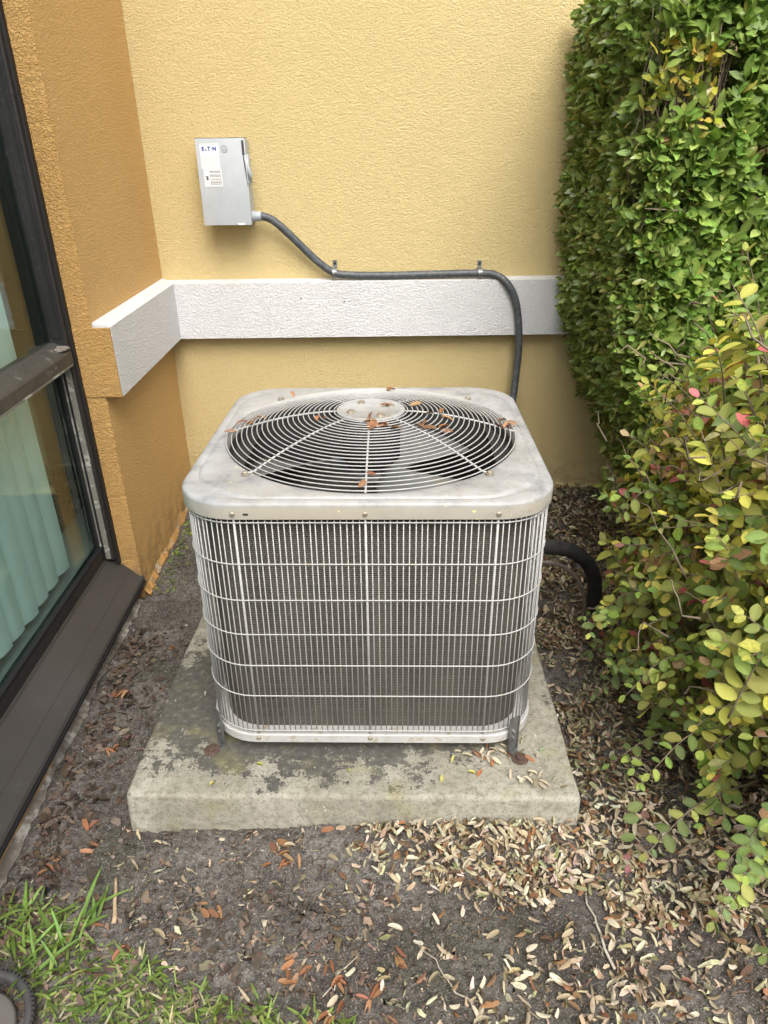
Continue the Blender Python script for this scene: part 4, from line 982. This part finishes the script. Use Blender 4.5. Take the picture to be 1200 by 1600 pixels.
on_grille(jit(-.332, -.01, 3, .008)+jit(-.30, .045, 3, .008), 'orange leaf standing at the left rim of the grille', 'leaves at the left rim of the grille')
on_grille(jit(.335, -.02, 3, .01)+jit(.34, .03, 2, .01), 'dry leaf at the right rim of the grille', 'leaves at the right rim of the grille')
on_grille(jit(-.22, .25, 1, .004), 'small orange leaf at the back left of the grille', None)
on_grille(jit(.03, .215, 3, .008), 'curled leaf on the grille behind the hub', 'leaves on the grille behind the hub')
on_grille(jit(-.115, -.045, 2, .006), 'dark red leaf left of the grille hub', 'leaves left of the grille hub')
on_grille(jit(.0, -.31, 2, .008), 'small brown leaf on the front spoke of the grille', 'leaves on the front spoke')
on_grille([(.045, .02, .022, (.22, .1, .06)), (.05, .012, .018, (.3, .12, .06))], 'dark curled leaf on the hub plate', 'leaves on the hub plate')

# bark chips along the sill, small debris, straw: past counting
def flakes(n, xf, yf, size, cols_, probs, name, label, cat, material, lift=.006, tilt=.35, asp=(.25, .6)):
    x, y = xf(n), yf(n); ok = (pad_top(x, y) < 0); x, y = x[ok], y[ok]; n = len(x)
    az = rng.uniform(0, 2*PI, n); A = unit(np.stack([np.cos(az), np.sin(az), rng.normal(0, tilt*.6, n)], 1)); N = unit(np.stack([rng.normal(0, tilt, n), rng.normal(0, tilt, n), np.ones(n)], 1))
    L = rng.uniform(size[0], size[1], n)*rng.uniform(.5, 1, n); P = np.stack([x, y, gz(x, y)+.002+lift*rng.random(n)], 1)-A*(L*.5)[:, None]
    V = leaf_verts(P, A, N, L, L*rng.uniform(*asp, n), rng.uniform(-.1, .1, n), rng.uniform(0, .4, n), 'blade')
    V += (rng.standard_normal(V.shape)*(L*.075)[:, None, None])
    return tag(link(name, leaf_mesh(name, V, palette(cols_, probs, n, .2), 1.), material), label, cat, kind='stuff')
sx = lambda n: np.abs(rng.normal(.0, .075, n))+.015
flakes(560, sx, lambda n: rng.uniform(-1.95, -.95, n), (.016, .048), [(.085, .060, .045), (.12, .082, .062), (.17, .13, .105), (.06, .045, .036)], [4, 4, 2, 3], 'bark_chips', 'dark brown bark chips lying along the foot of the window sill', 'bark chips', M['dry'])
flakes(420, lambda n: rng.uniform(.05, .85, n), lambda n: rng.uniform(-2.12, -1.84, n), (.014, .040), [(.11, .08, .06), (.16, .11, .082), (.24, .18, .14)], [4, 3, 2], 'bark_chips', 'brown bark chips between the grass edge and the bare soil', 'bark chips', M['dry'])
flakes(7500, lambda n: rng.uniform(-.01, 2.2, n), lambda n: rng.uniform(-2.5, -.03, n), (.003, .010), [(.34, .31, .28), (.2, .17, .14), (.09, .07, .055), (.5, .46, .4), (.14, .09, .06)], [3, 4, 5, 1.4, 3], 'soil_debris', 'fine pale and brown crumbs of debris on the dark soil', 'debris', M['dry'], .003)
cx2 = rng.uniform(.5, 2.2, 40000); cy2 = rng.uniform(-2.4, -.1, 40000); kk = rng.random(40000) < dens(cx2, cy2)*.16; cx2, cy2 = cx2[kk], cy2[kk]
flakes(len(cx2), lambda n: cx2, lambda n: cy2, (.006, .018), pale+brown+olive, [10, 12, 5, 12, 6, 8, 8, 5, 4], 'leaf_crumbs', 'broken bits of dry leaf matted between the fallen leaves', 'leaf crumbs', M['dry'], .010, .5, (.2, .6))
flakes(1500, lambda n: rng.uniform(.2, 1.7, n), lambda n: rng.uniform(-2.4, -1.66, n), (.014, .05), [(.45, .38, .28), (.32, .25, .17), (.2, .14, .1)], [3, 4, 3], 'dry_straw', 'thin dry straw and leaf stalks scattered over the soil', 'straw', M['dry'], .004, .2, (.03, .07))
flakes(60, lambda n: np.abs(rng.normal(0, .04, n))+.012, lambda n: rng.uniform(-2.0, -.75, n), (.004, .013), [(.55, .53, .48), (.4, .37, .32)], [1, 1], 'mortar_crumbs', 'white mortar crumbs along the foundation', 'mortar crumbs', M['mortar'], .004)
# small weeds in the soil by the orange wall
n = 120; x = np.abs(rng.normal(0, .03, n))+.03; y = rng.uniform(-.75, -.25, n); P = np.stack([x, y, gz(x, y)+.004], 1); az = rng.uniform(0, 2*PI, n)
A = unit(np.stack([np.cos(az), np.sin(az), rng.uniform(.1, .9, n)], 1)); N = unit(np.stack([0*x, 0*x, 1+0*x], 1)+.4*rng.standard_normal((n, 3))); L = rng.uniform(.008, .02, n)
tag(link('weeds', leaf_mesh('weeds', leaf_verts(P, A, N, L, L*.5, 0*L+.1, 0*L+.2, 'oval'), palette([(.15, .22, .05), (.25, .3, .08)], [2, 1], n)), M['grass']), 'tiny green weeds along the foot of the orange wall', 'weeds', kind='stuff')
# sticks
def stick(p0, p1, r, m_, label, kink=.006):
    p0, p1 = np.array(p0), np.array(p1); pts = []
    for t in np.linspace(0, 1, 8):
        p = p0*(1-t)+p1*t; p[:2] += rng.normal(0, kink, 2)*(0 < t < 1); pts.append((p[0], p[1], float(gz(p[0], p[1]))+r+.004+(p[2] if len(p) > 2 else 0)))
    tag(MB().tube(pts, [r*(1-.35*t) for t in np.linspace(0, 1, 8)], 6).build('twig', m_, None, True), label, 'twig')
b = NB('pale_wood', .8); b.color(b.ramp(b.noise(60, 4), [(.3, (.36, .25, .15)), (.7, (.52, .40, .27))])); M['palewood'] = b.M
b = NB('grey_twig', .85); b.color(b.ramp(b.noise(60, 4), [(.3, (.30, .26, .2)), (.7, (.5, .46, .38))])); M['greytwig'] = b.M
stick((.262, -1.915), (.234, -1.815), .005, M['palewood'], 'flat tan wood splinter lying on soil near the grass', .001)
stick((1.262, -2.02), (1.245, -1.87), .0032, M['greytwig'], 'pale straight twig in the litter below the bush')
stick((.98, -2.08), (.895, -1.98), .0018, M['greytwig'], 'thin twig near the bottom middle of the soil')
stick((.70, -2.06), (.76, -1.985), .0016, M['greytwig'], 'thin straw twig left of the orange leaves')
stick((1.10, -2.10), (1.02, -2.00), .0014, M['bark'], 'thin dark twig in the nearer leaf drift')
